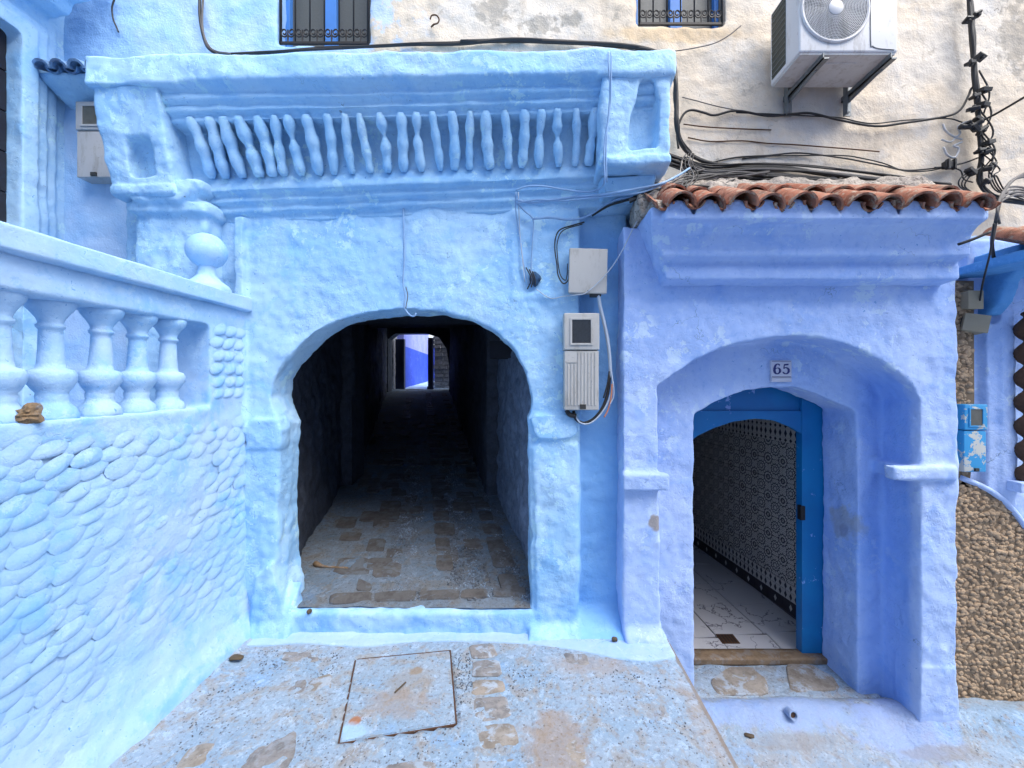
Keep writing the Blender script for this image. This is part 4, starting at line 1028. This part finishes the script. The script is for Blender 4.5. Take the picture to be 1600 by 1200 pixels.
j1 = empty('junction_box', tuple(P(919, 458, 2.93)), 'plain square cream junction box above the ribbed meter box', 'junction box')
x0, x1, z0, z1 = bxp(889, 949, 388, 458, 2.9)
bm = bmesh.new(); box(bm, (x0, 2.90, z0), (x1, 2.925, z1)); bmesh.ops.transform(bm, matrix=Matrix.Translation(((x0+x1)/2, 0, (z0+z1)/2)) @ Matrix.Rotation(R(1.5), 4, 'Y') @ Matrix.Translation((-(x0+x1)/2, 0, -(z0+z1)/2)), verts=bm.verts); fixn(bm); fin(bm, 'lid', M_plast, j1, 'auto', bevel=.007, seg=3)
bm = bmesh.new(); box(bm, (x0+.012, 2.923, z0+.01), (x1-.004, 3.0, z1-.006)); fixn(bm); fin(bm, 'body', M_plastg, j1, 'auto', bevel=.005)
for a, b in ((-.05, .0), (.02, 0)):
    pass
bm = bmesh.new(); lathe(bm, [(.007, 0), (.007, .004), (.004, .005)], 10, Matrix.Translation(((x0+x1)/2, 2.899, z0+.015)) @ Matrix.Rotation(R(90), 4, 'X')); fixn(bm); fin(bm, 'screw', M_iron, j1)
bm = bmesh.new(); box(bm, ((x0+x1)/2+.02, 2.92, z0-.018), ((x0+x1)/2+.10, 2.97, z0+.012)); fixn(bm); fin(bm, 'cable_gland', M_latch, j1, bevel=.004)
m2 = empty('meter_box', tuple(P(140, 274, 3.1)), 'ivory meter box half hidden behind the parapet below the small tiled ledge', 'meter box')
meter(m2, bxp(118, 170, 158, 276, 3.08), 3.08, 3.21, M_plastg, M_glassb, ribs=False)
m3 = empty('meter_box', tuple(P(1520, 735, 3.05)), 'blue and white meter box with flaking paint on the brown cladding at right', 'meter box')
meter(m3, bxp(1508, 1543, 632, 738, 3.02), 3.02, 3.14, M_turq, M_glassb, ribs=False)
for a, b, lab in (((1512, 1534, 455, 482), 0, 'upper of two small tan boxes beside the brown stone strip'), ((1512, 1542, 492, 518), 12, 'lower tilted tan box, open at its left side, beside the stone strip')):
    e = empty('outlet_box', tuple(P(a[0], a[3], 3.08)), lab, 'outlet box'); x0, x1, z0, z1 = bxp(*a, 3.05)
    M_ = Matrix.Translation(((x0+x1)/2, 3.08, (z0+z1)/2)) @ Matrix.Rotation(R(b), 4, 'Y') @ Matrix.Rotation(R(-b*1.5), 4, 'Z') @ Matrix.Translation((-(x0+x1)/2, -3.08, -(z0+z1)/2))
    mt = plain('tan_plastic', (.36, .31, .22), .6)
    bm = bmesh.new(); box(bm, (x0, 3.055, z0), (x1, 3.16, z1), M_); fixn(bm); fin(bm, 'case', mt, e, bevel=.006)
    bm = bmesh.new(); box(bm, (x0-.004, 3.04, z0-.004), (x1+.004, 3.056, z1+.004), M_); fixn(bm); fin(bm, 'cover', mt, e, bevel=.003)
    if b: bm = bmesh.new(); box(bm, (x0-.006, 3.07, z0+.02), (x0+.003, 3.13, z1-.02), M_); fixn(bm); fin(bm, 'port', M_latch, e)
# number plaque 65
np_ = empty('number_plaque', tuple(P(1221, 592, 3.19)), 'white glazed number plaque reading 65 over the lilac doorway', 'number plaque')
x0, x1, z0, z1 = bxp(1205, 1237, 563, 590, 3.185)
bm = bmesh.new(); box(bm, (x0, 3.185, z0), (x1, 3.215, z1)); fixn(bm); fin(bm, 'tile', M_num, np_, 'auto', bevel=.003)
bm = bmesh.new(); box(bm, (x0+.002, 3.18, z0-.035), (x1-.003, 3.21, z0-.002)); fixn(bm); fin(bm, 'lower_strip', M_num, np_, 'auto', bevel=.003)
for zz_ in (z1-.008, z0+.008):
    bm = bmesh.new(); box(bm, (x0+.006, 3.1838, zz_-.0015), (x1-.006, 3.186, zz_+.0015)); fixn(bm); fin(bm, 'border_line', M_ink, np_)
def digit(segs, ox, oz, w, h):
    bm = bmesh.new()
    for pts, r in segs:
        p = smoothpath([Vector((ox+a*w, 0, oz+b*h)) for a, b in pts], 6); rs = r if hasattr(r, '__len__') else [r]*2
        for i in range(len(p)-1):
            d = (p[i+1]-p[i]).normalized(); n = Vector((d.z, 0, -d.x))
            def rad(k): t = k/(len(p)-1); return float(np.interp(t, np.linspace(0, 1, len(rs)), rs))*h
            q = [p[i]+n*rad(i), p[i+1]+n*rad(i+1), p[i+1]-n*rad(i+1), p[i]-n*rad(i)]
            prism(bm, [(v.x, v.z) for v in q], 3.1832, 3.186)
    fixn(bm); return bm
dw = (x1-x0)*.33; dhh = (z1-z0)*.56; zb_ = z0+(z1-z0)*.22
six = [([(.86, .86), (.72, .97), (.5, 1.0), (.24, .86), (.08, .5), (.12, .18), (.42, 0), (.78, .10), (.92, .32), (.78, .54), (.48, .60), (.2, .48)], [.09, .06, .05, .10, .13, .13, .06, .08, .13, .08, .04, .03])]
five = [([(.26, .98), (.20, .75), (.16, .52)], [.05, .05]), ([(.22, .93), (.5, .94), (.86, .97)], [.08, .08]), ([(.18, .54), (.45, .64), (.80, .52), (.90, .30), (.72, .06), (.40, 0), (.12, .10), (.10, .2)], [.04, .05, .10, .13, .08, .05, .08, .10])]
M_o = link
for nm, sg, ox in (('digit_six', six, x0+(x1-x0)*.13), ('digit_five', five, x0+(x1-x0)*.56)):
    fin(digit(sg, ox, zb_, dw, dhh), nm, M_ink, np_)

# ------------------------------------------------------------------ air conditioner
ac = empty('air_conditioner', (2.25, 2.95, 4.19), 'white outdoor air-conditioning unit on steel brackets at the top right', 'air conditioner')
AX0, AX1, AZ0, AZ1, AF, AB = X(1249, 2.77), X(1403, 2.77), Z(81, 2.77), Z(81, 2.77)+.56, 2.77, 3.10
bm = bmesh.new(); box(bm, (AX0, AF, AZ0), (AX1, AB, AZ1)); fixn(bm); fin(bm, 'casing', M_white, ac, 'auto', bevel=.014, seg=3)
bm = bmesh.new(); box(bm, (AX0+.01, AF+.01, AZ0-.012), (AX1-.01, AB-.01, AZ0+.01)); fixn(bm); fin(bm, 'base_pan', M_under, ac, bevel=.004)
bm = bmesh.new(); box(bm, (AX0+.16, AF+.08, AZ0-.017), (AX1-.22, AB-.07, AZ0-.005)); fixn(bm); fin(bm, 'pan_rib', M_under, ac, bevel=.004)
FCX, FCZ, FR = X(1304, 2.77), Z(14, 2.77), .232
fg = empty('fan_grille', (FCX, AF, FCZ)); put(fg, ac)
Mf = Matrix.Translation((FCX, AF, FCZ)) @ Matrix.Rotation(R(90), 4, 'X')
bm = bmesh.new(); lathe(bm, [(FR-.01, -.02), (FR-.01, .0025)], 48, Mf); fixn(bm); fin(bm, 'well', M_wgrey, fg, True)
bm = bmesh.new(); tube(bm, [Mf @ Vector((FR*math.cos(a), FR*math.sin(a), .006)) for a in [2*math.pi*k/48 for k in range(49)]], .011, 6, False); fin(bm, 'rim', M_white, fg, True)
for j in range(17):
    r_ = .050+j*.0106
    bm = bmesh.new(); tube(bm, [Mf @ Vector((r_*math.cos(a), r_*math.sin(a), .012)) for a in [2*math.pi*k/40 for k in range(41)]], .0026, 4, False); fin(bm, 'ring', M_white, fg, True)
bm = bmesh.new()
for j in range(44):
    a = 2*math.pi*j/44; p = [Mf @ Vector(((.05+t*(FR-.055))*math.cos(a+t*.55), (.05+t*(FR-.055))*math.sin(a+t*.55), .010)) for t in (0, .25, .5, .75, 1)]; tube(bm, p, .0016, 4, False)
fin(bm, 'spokes', M_white, fg, True)
bm = bmesh.new(); lathe(bm, [(.052, .0), (.052, .016), (.044, .022), (.001, .022)], 28, Mf); fixn(bm); fin(bm, 'hub', M_white, fg, 'auto')
bm = bmesh.new(); tube(bm, smoothpath([(X(1360, 2.77), AF-.001, AZ1-.03), (X(1360, 2.77), AF-.001, Z(64, 2.77)), (X(1363, 2.77), AF-.001, Z(72, 2.77)), (X(1372, 2.77), AF-.001, Z(76, 2.77)), (X(1397, 2.77), AF-.001, Z(78, 2.77))], 4), .004, 6); fin(bm, 'panel_seam', M_wgrey, ac, True)
for xx in (X(1285, 2.8)-.02, X(1395, 2.8)-.045):
    b_ = empty('bracket', (xx, 3.15, 4.1)); put(b_, ac)
    bm = bmesh.new(); box(bm, (xx-.004, AF-.01, AZ0-.055), (xx+.038, 3.20, AZ0-.045)); box(bm, (xx-.004, AF-.01, AZ0-.055), (xx+.002, 3.20, AZ0-.013)); fixn(bm); fin(bm, 'arm', M_steel, b_)
    bm = bmesh.new(); box(bm, (xx-.006, 3.165, Z(183, 3.18)), (xx+.05, 3.176, 4.60)); box(bm, (xx-.006, 3.13, Z(183, 3.18)), (xx, 3.165, 4.60)); fixn(bm); fin(bm, 'wall_plate', M_steel, b_)
    bm = bmesh.new(); tube(bm, [Vector((xx+.02, 2.86, AZ0-.052)), Vector((xx+.02, 3.17, Z(163, 3.18)))], .014, 4); fin(bm, 'strut', M_steel, b_)
    bm = bmesh.new(); lathe(bm, [(.012, 0), (.012, .01), (.006, .014)], 6, Matrix.Translation((xx+.025, 3.166, Z(177, 3.18))) @ Matrix.Rotation(R(90), 4, 'X')); fixn(bm); fin(bm, 'bolt', M_steel, b_)
# coil guard on the unit's left side
bm = bmesh.new(); box(bm, (AX0-.004, 2.915, AZ0+.035), (AX0+.01, 3.075, AZ1-.02)); fixn(bm); fin(bm, 'coil_guard', plain('condenser_coil', (.07, .08, .065), .6, .2, .3, 90, .5), ac)
for k in range(11):
    bm = bmesh.new(); zz_ = AZ0+.06+k*.045; box(bm, (AX0-.007, 2.915, zz_), (AX0-.003, 3.075, zz_+.004)); fixn(bm); fin(bm, 'fin', M_steel, ac)

# ------------------------------------------------------------------ cables
def bundle(name, label, cat, cables, mat, group=None):
    """cables: list of (points px,py,D ; radius ; material or None)"""
    pts0 = cables[0][0]; e = empty(name, tuple(P(*pts0[0])), label, cat, group)
    for pts, r, m in cables:
        w = [P(*p) for p in pts]; bm = bmesh.new(); tube(bm, smoothpath(w, 5), r, 6); fin(bm, 'cable', m or mat, e, True)
    return e
def jit(pts, s, seed):
    rr = random.Random(seed); return [(a+rr.uniform(-s, s), b+rr.uniform(-s, s), d+rr.uniform(-.012, .012)) for a, b, d in pts]
def D_(L, d): return [(a, b, d) for a, b in L]
top = [(338, 84, 3.17), (420, 81, 3.17), (500, 76, 3.17), (560, 73, 3.17), (640, 70, 3.17), (720, 67, 3.17), (800, 62, 3.17), (880, 65, 3.17), (960, 71, 3.17), (1010, 78, 3.16), (1046, 92, 3.1), (1054, 120, 3.05), (1056, 150, 3.05),
       (1057, 190, 3.05), (1062, 218, 3.08), (1078, 240, 3.13), (1110, 254, 3.16), (1160, 260, 3.16), (1220, 262, 3.16), (1300, 272, 3.16), (1400, 283, 3.16), (1482, 297, 3.15)]
bundle('cable_bundle', 'thick black cable bundle running along the parapet top and down its right end', 'cables',
       [(jit(top, 1.8, s)[(0 if s < 3 else 5):(None if s < 6 else 16)], r, None) for s, r in ((0, .007), (1, .009), (2, .012), (3, .014), (4, .012), (5, .016), (6, .010), (7, .009), (8, .012), (9, .008))], M_cable)
rt = [(1045, 250, 3.0), (1075, 260, 3.06), (1110, 268, 3.06), (1180, 266, 3.06), (1260, 270, 3.06), (1340, 279, 3.05), (1420, 287, 3.03), (1486, 296, 3.0)]
bundle('cable_bundle', 'sagging mass of black cables lying just above the terracotta tiles', 'cables',
       [([(a, b+o+8*math.sin((a-1045)/440*3.14)*k, d) for a, b, d in jit(rt, 2.2, 20+i)], r, m) for i, (o, k, r, m) in enumerate(((-6, -.6, .008, None), (-2, .2, .013, None), (0, .6, .010, None), (3, 1.0, .012, None), (4, 0, .008, M_cableg), (-4, 1.3, .007, M_cableg), (6, .4, .010, None), (2, -1, .007, None), (-9, 0, .006, None), (7, 1.1, .007, None), (-7, .8, .009, None), (1, -.5, .008, M_cableg), (9, .6, .005, None)))], M_cable)
bundle('cable_bundle', 'wavy black cable crossing the cream wall just beneath the air conditioner', 'cables',
       [(D_([(1060, 232), (1058, 205), (1067, 180), (1080, 172), (1100, 176), (1117, 180), (1150, 173), (1200, 181), (1240, 178), (1267, 177), (1310, 187), (1367, 197), (1413, 192), (1477, 182), (1500, 172), (1513, 150), (1518, 138), (1526, 134)], 3.16), .009, None),
        (D_([(1150, 176), (1200, 178), (1262, 181), (1312, 184), (1340, 190), (1367, 193), (1413, 188), (1477, 185), (1500, 190), (1512, 196)], 3.165), .005, None)], M_cable)
bundle('cable_bundle', 'pair of intertwined thin black cables sagging to a small clamp left of the riser', 'cables',
       [(D_([(1075, 268), (1110, 255), (1150, 246), (1200, 243), (1250, 239), (1317, 247), (1345, 252), (1380, 259), (1413, 266), (1450, 264), (1478, 260), (1505, 255), (1530, 246)], 3.17), .006, None),
        (D_([(1160, 248), (1200, 244), (1250, 243), (1317, 243), (1345, 247), (1380, 255), (1413, 267), (1450, 267), (1478, 262), (1500, 266), (1506, 280), (1520, 285)], 3.17), .005, None)], M_cable)
rise = [(1514, -20, 3.14), (1517, 20, 3.14), (1520, 60, 3.14), (1523, 110, 3.14), (1527, 150, 3.14), (1531, 200, 3.14), (1533, 245, 3.14), (1531, 280, 3.14), (1540, 300, 3.13), (1560, 310, 3.12), (1610, 318, 3.1)]
rz = bundle('cable_riser', 'thick vertical run of black cables with knobbly clamps at the upper right', 'cables',
       [(jit(rise, 2.2, 40+i), r, None) for i, r in enumerate((.016, .014, .014, .011, .010))]+
       [([(1530, 110+i*30, 3.13), (1546+i*3, 145+i*30, 3.11), (1536, 180+i*28, 3.13)], .006, None) for i in range(4)]+
       [([(1533, 210+i*14, 3.12), (1552+(i % 3)*5, 240+i*12, 3.10), (1545+i*4, 275, 3.10), (1560+i*4, 300, 3.1), (1600, 300+i*4, 3.08)], .005, None) for i in range(4)]+
       [([(1532, 262, 3.12), (1515-i*6, 276, 3.10), (1508-i*4, 292, 3.11), (1530, 306+i, 3.11)], .005, None) for i in range(3)], M_cable)
for i, (a, b) in enumerate(((1527, 22), (1513, 30), (1533, 88), (1517, 98), (1540, 140), (1524, 150), (1538, 163), (1521, 170), (1514, 194), (1530, 187), (1535, 203), (1546, 222), (1532, 235), (1543, 236), (1552, 258), (1518, 268), (1547, 262), (1543, 283), (1524, 200))):
    c = P(a, b, 3.09); bm = bmesh.new(); M_ = Matrix.Translation(c) @ Euler((random.uniform(-.5, .5), random.uniform(-.8, .8), random.uniform(-.5, .5))).to_matrix().to_4x4()
    s = random.uniform(.8, 1.3); box(bm, (-.030*s, -.02, -.012*s), (.030*s, .03, .012*s), M_); lathe(bm, [(.013, -.026), (.013, .02), (.008, .028)], 8, M_); fixn(bm); fin(bm, 'clamp', M_cable, rz, bevel=.003, seg=1)
cl = bundle('cable_splice', 'black splice block with two tails on the cream wall left of the cable riser', 'cable splice', [(D_([(1460, 262), (1475, 261), (1500, 256)], 3.15), .007, None)], M_cable)
c = P(1483, 258, 3.14); bm = bmesh.new(); box(bm, c-Vector((.045, .02, .028)), c+Vector((.045, .02, .028))); fixn(bm); fin(bm, 'block', M_cable, cl, bevel=.008)
for k in (-1, 1):
    bm = bmesh.new(); box(bm, c+Vector((k*.025-.008, -.03, -.04)), c+Vector((k*.025+.008, .0, .04))); fixn(bm); fin(bm, 'clip', M_cable, cl, bevel=.003)
bundle('service_cable', 'straight black service cable leaving the riser towards the upper right corner', 'cable', [([(1505, 200, 3.1), (1540, 186, 3.05), (1575, 167, 2.9), (1640, 128, 2.5)], .008, None), ([(1500, 198, 3.1), (1520, 197, 3.09), (1536, 188, 3.06)], .02, None)], M_cable)
hk = bundle('wall_insulator', 'pair of bent white insulator hooks left of the cable riser', 'hook', [(D_([(1473, 194), (1478, 205), (1492, 214), (1500, 208), (1497, 198), (1510, 190)], 3.14), .008, None), (D_([(1471, 218), (1485, 222), (1493, 216), (1503, 218)], 3.14), .007, None), (D_([(1474, 230), (1480, 242), (1492, 246), (1498, 232), (1490, 228), (1503, 222)], 3.14), .008, None)], M_plastg)
tl = bundle('grey_cable_loop', 'tangle of dusty grey cables looping at the right end of the tiles', 'cables',
       [([(1556, 420, 2.98), (1550, 380, 2.75), (1556, 345, 2.6), (1566, 305, 2.7), (1585, 280, 2.9), (1620, 262+i*6, 3.0)][(i % 2):], .010, None) for i in range(3)]+
       [([(1562, 350, 2.6), (1558, 325, 2.6), (1570, 296+i*5, 2.75), (1592, 292+i*4, 2.9), (1620, 300+i*3, 3.0)], .007, None) for i in range(4)], M_cableg)
bundle('loose_cable', 'black loose cable hanging down past the right end of the lilac cornice', 'cable',
       [([(1553, 350, 2.58), (1548, 390, 2.7), (1541, 420, 2.85), (1535, 445, 3.0), (1531, 470, 3.04)], .006, None), ([(1497, 382, 2.56), (1520, 374, 2.53), (1548, 362, 2.5)], .009, None)], M_cable)
bundle('thin_wire', 'thin tan wire bowing below the right barred window', 'wire', [(D_([(960, 72), (1000, 80), (1040, 81), (1080, 76), (1115, 68), (1138, 56), (1158, 40)], 3.175), .004, None)], M_cableg)
bundle('thin_wire', 'thin slack wire between the parapet end and the wavy cable under the air conditioner', 'wire', [(D_([(1066, 152), (1090, 158), (1120, 166), (1150, 172)], 3.165), .004, None)], M_cableg)
wv_ = bundle('rusty_wire', 'two rusty brown wires stretched along the cream wall above the sagging cables', 'wire', [(D_([(1068, 194), (1100, 198), (1150, 201), (1205, 203)], 3.175), .005, M_rust), (D_([(1075, 215), (1110, 221), (1160, 220), (1200, 224), (1240, 226), (1280, 229), (1330, 233), (1374, 237)], 3.175), .005, M_rust)], M_rust)
bundle('downlead_cable', 'cable pair coming down the blue wall to the left end of the parapet', 'cables', [([(312, -10, 3.17), (312, 20, 3.16), (315, 45, 3.15), (320, 64, 3.15), (326, 76, 3.12), (340, 85, 3.12)], .011, None), ([(318, -10, 3.17), (316, 20, 3.16), (317, 48, 3.15), (324, 68, 3.15), (336, 80, 3.12), (360, 84, 3.14)], .008, M_cableg)], M_cable)
bundle('wall_cable', 'short black cable stub on the blue wall left of the parapet', 'cable', [(D_([(180, -5), (175, 12), (177, 30), (182, 42), (185, 50)], 3.17), .006, None)], M_cable)
bundle('painted_cables', 'blue-painted cables strung below the parapet and up its right pillar', 'cables',
       [([(806, 297, 2.85), (825, 291, 2.83), (850, 291, 2.82), (880, 296, 2.84), (915, 300, 2.84), (935, 296, 2.80), (944, 285, 2.68), (944, 250, 2.64), (945, 220, 2.63), (951, 180, 2.60), (953, 140, 2.585), (951, 100, 2.565), (951, 80, 2.58)], .006, None),
        ([(948, 285, 2.68), (947, 240, 2.64), (949, 200, 2.62), (954, 160, 2.59), (955, 120, 2.57), (955, 82, 2.56)], .005, None),
        ([(806, 312, 2.89), (833, 317, 2.90), (865, 312, 2.88), (900, 308, 2.87), (935, 305, 2.80), (967, 300, 2.74), (1000, 294, 2.74), (1033, 287, 2.76), (1060, 274, 2.86), (1077, 263, 2.95)], .008, None),
        ([(806, 318, 2.90), (840, 312, 2.88), (880, 314, 2.88), (925, 309, 2.82), (967, 305, 2.76), (1005, 300, 2.75), (1040, 286, 2.78)], .006, None),
        ([(833, 342, 2.95), (860, 340, 2.95), (883, 343, 2.95), (905, 342, 2.95), (927, 333, 2.93), (957, 315, 2.88), (1007, 303, 2.85), (1050, 287, 2.86)], .008, None),
        ([(806, 300, 2.9), (806, 330, 2.96), (812, 370, 2.97), (818, 410, 2.97), (826, 445, 2.98)], .006, None), ([(808, 318, 2.9), (820, 330, 2.96), (833, 344, 2.97), (832, 380, 2.97), (830, 420, 2.98), (832, 448, 2.98)], .006, None),
        ([(810, 300, 2.9), (812, 360, 2.965), (816, 400, 2.965), (820, 440, 2.97)], .004, M_cablew)], M_cableb)
bundle('cable_bundle', 'dark twisted cables fanning from the channel top across to the tiles', 'cables',
       [([(925, 337, 2.94), (950, 322, 2.88), (975, 314, 2.86), (1005, 304, 2.84), (1033, 295, 2.82), (1060, 292, 2.8), (1087, 290, 2.82), (1120, 291, 2.9), (1150, 280, 3.0), (1165, 277, 3.05), (1205, 279, 3.08)], .008, None),
        ([(930, 330, 2.94), (960, 318, 2.88), (1000, 308, 2.84), (1030, 296, 2.82), (1050, 285, 2.84), (1075, 272, 2.95), (1110, 262, 3.1)], .007, M_cableg),
        ([(1066, 292, 2.82), (1074, 278, 2.9), (1079, 262, 3.0), (1078, 248, 3.05), (1068, 245, 3.05)], .006, M_cableg), ([(1052, 296, 2.82), (1062, 270, 2.9), (1066, 252, 3.0)], .004, M_mort), ([(940, 326, 2.92), (985, 308, 2.86), (1020, 302, 2.83), (1060, 284, 2.86), (1095, 268, 3.05)], .006, None)]+[(jit([(985, 312, 2.84), (1015, 303, 2.82), (1045, 292, 2.8), (1075, 280, 2.86), (1110, 277, 2.95), (1150, 272, 3.0), (1200, 271, 3.03)], 5, 70+i), .0065, (None, M_cableg)[i % 2]) for i in range(7)]+[([(1062+i*5, 296-i, 2.78), (1070+i*7, 276, 2.88), (1064+i*6, 256, 3.0), (1072+i*4, 240, 3.08)], .005, (M_cableg, None)[i % 2]) for i in range(4)], M_cable)
bundle('junction_cable', 'thin black cables looping down the wall into the left side of the junction box', 'cables',
       [([(913, 347, 2.96), (895, 352, 2.96), (875, 359, 2.96), (868, 372, 2.96), (867, 390, 2.96), (870, 412, 2.95), (872, 430, 2.94), (880, 443, 2.93), (888, 437, 2.93), (889, 422, 2.94)], .005, None),
        ([(910, 350, 2.96), (880, 360, 2.96), (871, 378, 2.96), (871, 400, 2.95), (875, 428, 2.94), (883, 438, 2.93), (886, 430, 2.93), (887, 412, 2.94)], .004, None)], M_cable)
bundle('thin_wire', 'stray pale wire drooping across the junction box front', 'wire',
       [([(1019, 302, 2.80), (1005, 330, 2.82), (990, 355, 2.84), (972, 392, 2.86), (950, 425, 2.88), (918, 456, 2.885), (900, 461, 2.9), (880, 463, 2.95), (860, 466, 2.97), (838, 452, 2.97)], .0035, None)], M_cablew)
hole = empty('cable_hole', tuple(P(832, 438, 3.0)), 'ragged hole with cable ends in the blue wall left of the junction box', 'hole')
bm = bmesh.new(); bmesh.ops.create_icosphere(bm, subdivisions=2, radius=1, matrix=Matrix.Translation(P(836, 436, 2.985)) @ Matrix.Diagonal((.05, .012, .055, 1))); me = bpy.data.meshes.new('plug'); bm.to_mesh(me); bm.free(); displace(me, [(20, .03), (45, .015)]); link('plug', me, plain('blue_stained_plug', (.05, .16, .36), .9, 0, .5, 50, .8), hole)
for i in range(3):
    bm = bmesh.new(); tube(bm, smoothpath([P(822+i*5, 418+i*3, 2.965), P(830+i*3, 436, 2.96), P(824+i*6, 452-i*3, 2.97)], 5), .005, 5); fin(bm, 'cable_end', M_cable, hole, True)
mc = bundle('meter_conduit', 'white conduit curving from the junction box down to the underside of the meter box', 'conduit',
       [([(935, 461, 2.93), (938, 480, 2.94), (944, 505, 2.95), (950, 535, 2.95), (953, 565, 2.95), (954, 590, 2.95)], .014, None),
        ([(953, 585, 2.95), (950, 612, 2.94), (942, 636, 2.93), (928, 654, 2.92), (912, 661, 2.92), (900, 655, 2.93), (896, 642, 2.95)], .012, M_cable),
        ([(955, 580, 2.94), (957, 602, 2.93), (950, 628, 2.92), (936, 650, 2.91), (920, 662, 2.905), (906, 660, 2.91), (898, 648, 2.93)], .006, None),
        ([(952, 580, 2.93), (949, 600, 2.925), (943, 622, 2.92)], .006, M_cable), ([(956, 600, 2.92), (955, 620, 2.915), (950, 640, 2.91), (944, 652, 2.90)], .006, M_cableo), ([(958, 596, 2.92), (959, 618, 2.915), (952, 634, 2.91)], .004, None),
        ([(885, 641, 2.93), (890, 648, 2.92), (900, 650, 2.92)], .018, M_cable)], M_cablew)
bundle('arch_wire', 'thin painted wire running down the wall to a hook at the crown of the arch', 'wire', [([(630, 320, 2.98), (631, 360, 2.985), (632, 400, 2.985), (630, 440, 2.985), (633, 462, 2.98), (632, 480, 2.975), (640, 492, 2.97), (647, 494, 2.96), (650, 489, 2.96)], .006, None), ([(634, 448, 2.975), (637, 462, 2.97), (634, 482, 2.97)], .0035, M_cableg)], M_cableb)
rg = bundle('iron_ring', 'small rusty iron ring fixed in the wall between the two barred windows', 'hook', [(D_([(672, 30), (675, 24), (682, 24), (686, 30), (684, 36), (678, 38)], 3.15), .006, None), ([(678, 38, 3.15), (674, 42, 3.19)], .007, None)], M_rust)

# ------------------------------------------------------------------ things on the ground
mc_ = empty('manhole_cover', tuple(sum(mh, Vector())/4), 'square cement manhole cover with a dark joint let into the painted paving', 'manhole cover')
cen = sum(mh, Vector())/4
def shr(k): return [cen+(p-cen)*k for p in mh]
bm = bmesh.new(); prism(bm, [(p.x, p.y) for p in shr(.975)], -.05, .004, 'z'); fixn(bm)
bmesh.ops.bevel(bm, geom=[e for e in bm.edges if e.calc_face_angle(0) > .5], offset=.004, segments=2, affect='EDGES')
M_cov = paving('manhole_cement', .75, [(G(640, 1070), (.14, .14, .1), (.33, .29, .25), .5), (G(620, 1100), (.2, .1, .1), (.34, .27, .22), .5), (G(555, 1128), (.03, .03, .1), (.40, .17, .08), .9), (G(548, 1145), (.08, .05, .1), (.38, .58, .78), .8), (G(650, 1050), (.04, .03, .1), (.3, .2, .1), .6)])
fin(bm, 'cover', M_cov, mc_, 'auto')
bm = bmesh.new(); prism(bm, [(p.x, p.y) for p in shr(1.03)], -.07, -.028, 'z'); fixn(bm); fin(bm, 'seat', M_dark, mc_)
edge = shr(1.0)
for a, b in zip(edge, edge[1:]+edge[:1]):
    bm = bmesh.new(); d = (b-a).normalized(); n = Vector((d.y, -d.x, 0)); 
    if n.dot(cen-a) < 0: n = -n
    prism(bm, [(q.x, q.y) for q in (a-n*.002, b-n*.002, b+n*.006, a+n*.006)], -.04, .001, 'z'); fixn(bm); fin(bm, 'frame_edge', M_rust, mc_)
hd_ = empty('lifting_slot', tuple(G(645, 1075, .01)))
put(hd_, mc_); bm = bmesh.new(); tube(bm, [G(617, 1082, .012), G(634, 1066, .014)], .005, 5); fin(bm, 'bar', M_leaf, hd_)
def debris(px, py, z, s, name, label, cat, mat, tun=False):
    e = empty(name, tuple(G(px, py, z) if not tun else TG(px, py)), label, cat); c = G(px, py, z) if not tun else TG(px, py)
    bm = bmesh.new(); bmesh.ops.create_icosphere(bm, subdivisions=2, radius=1, matrix=Matrix.Translation(c+Vector((0, 0, s[2]*.5))) @ Matrix.Diagonal((*s, 1))); me = bpy.data.meshes.new('clod'); bm.to_mesh(me); bm.free(); displace(me, [(30, .02), (60, .008)]); link('clod', me, mat, e)
debris(370, 1029, .02, (.045, .025, .013), 'dark_clod', 'dark clod lying at the foot of the terrace wall', 'clod', M_leaf)
debris(483, 957, .17, (.018, .016, .014), 'dark_clod', 'dark speck of rubble on the painted arch threshold', 'clod', M_leaf)
debris(948, 977, .03, (.02, .014, .018), 'dark_clod', 'dark clod at the foot of the channel between arch and doorway', 'clod', M_leaf)
debris(960, 1001, .02, (.022, .014, .015), 'dark_clod', 'dark clod on the painted kerb below the channel', 'clod', M_leaf)
debris(1171, 1150, -.68, (.035, .025, .012), 'dark_clod', 'flat brown clod on the lower street in front of the step', 'clod', M_leaf)
tw_ = bundle('dry_twig', 'brown twig with a thick end lying on the tunnel floor near the threshold', 'twig', [([(0, 0, 0)]*2, .001, None)], M_leaf) if False else None
e = empty('dry_twig', tuple(TG(500, 886)), 'brown twig with a thick end lying on the tunnel floor near the threshold', 'twig')
bm = bmesh.new(); tube(bm, smoothpath([TG(492, 884)+Vector((0, 0, .02)), TG(505, 888)+Vector((0, 0, .018)), TG(522, 889)+Vector((0, 0, .016)), TG(544, 890)+Vector((0, 0, .014))], 4), [.024, .026, .022, .016, .012, .010, .009, .009, .010, .009, .008, .010, .006], 7); fin(bm, 'stick', M_bare, e, True)
pp = empty('pipe_stub', tuple(G(1240, 1123, -.66)), 'pipe stub poking from the cement foot of the doorway step', 'pipe')
c = P(1240, 1118, 2.93); bm = bmesh.new(); ax = Matrix.Translation(c) @ Matrix.Rotation(R(75), 4, 'X')
lathe(bm, [(.034, -.06), (.032, .004), (.024, .004), (.022, -.03)], 14, ax); fixn(bm); fin(bm, 'collar', M_low, pp, 'auto')
bm = bmesh.new(); lathe(bm, [(.021, -.04), (.021, -.012)], 12, ax); fixn(bm); fin(bm, 'bore', M_rust, pp)
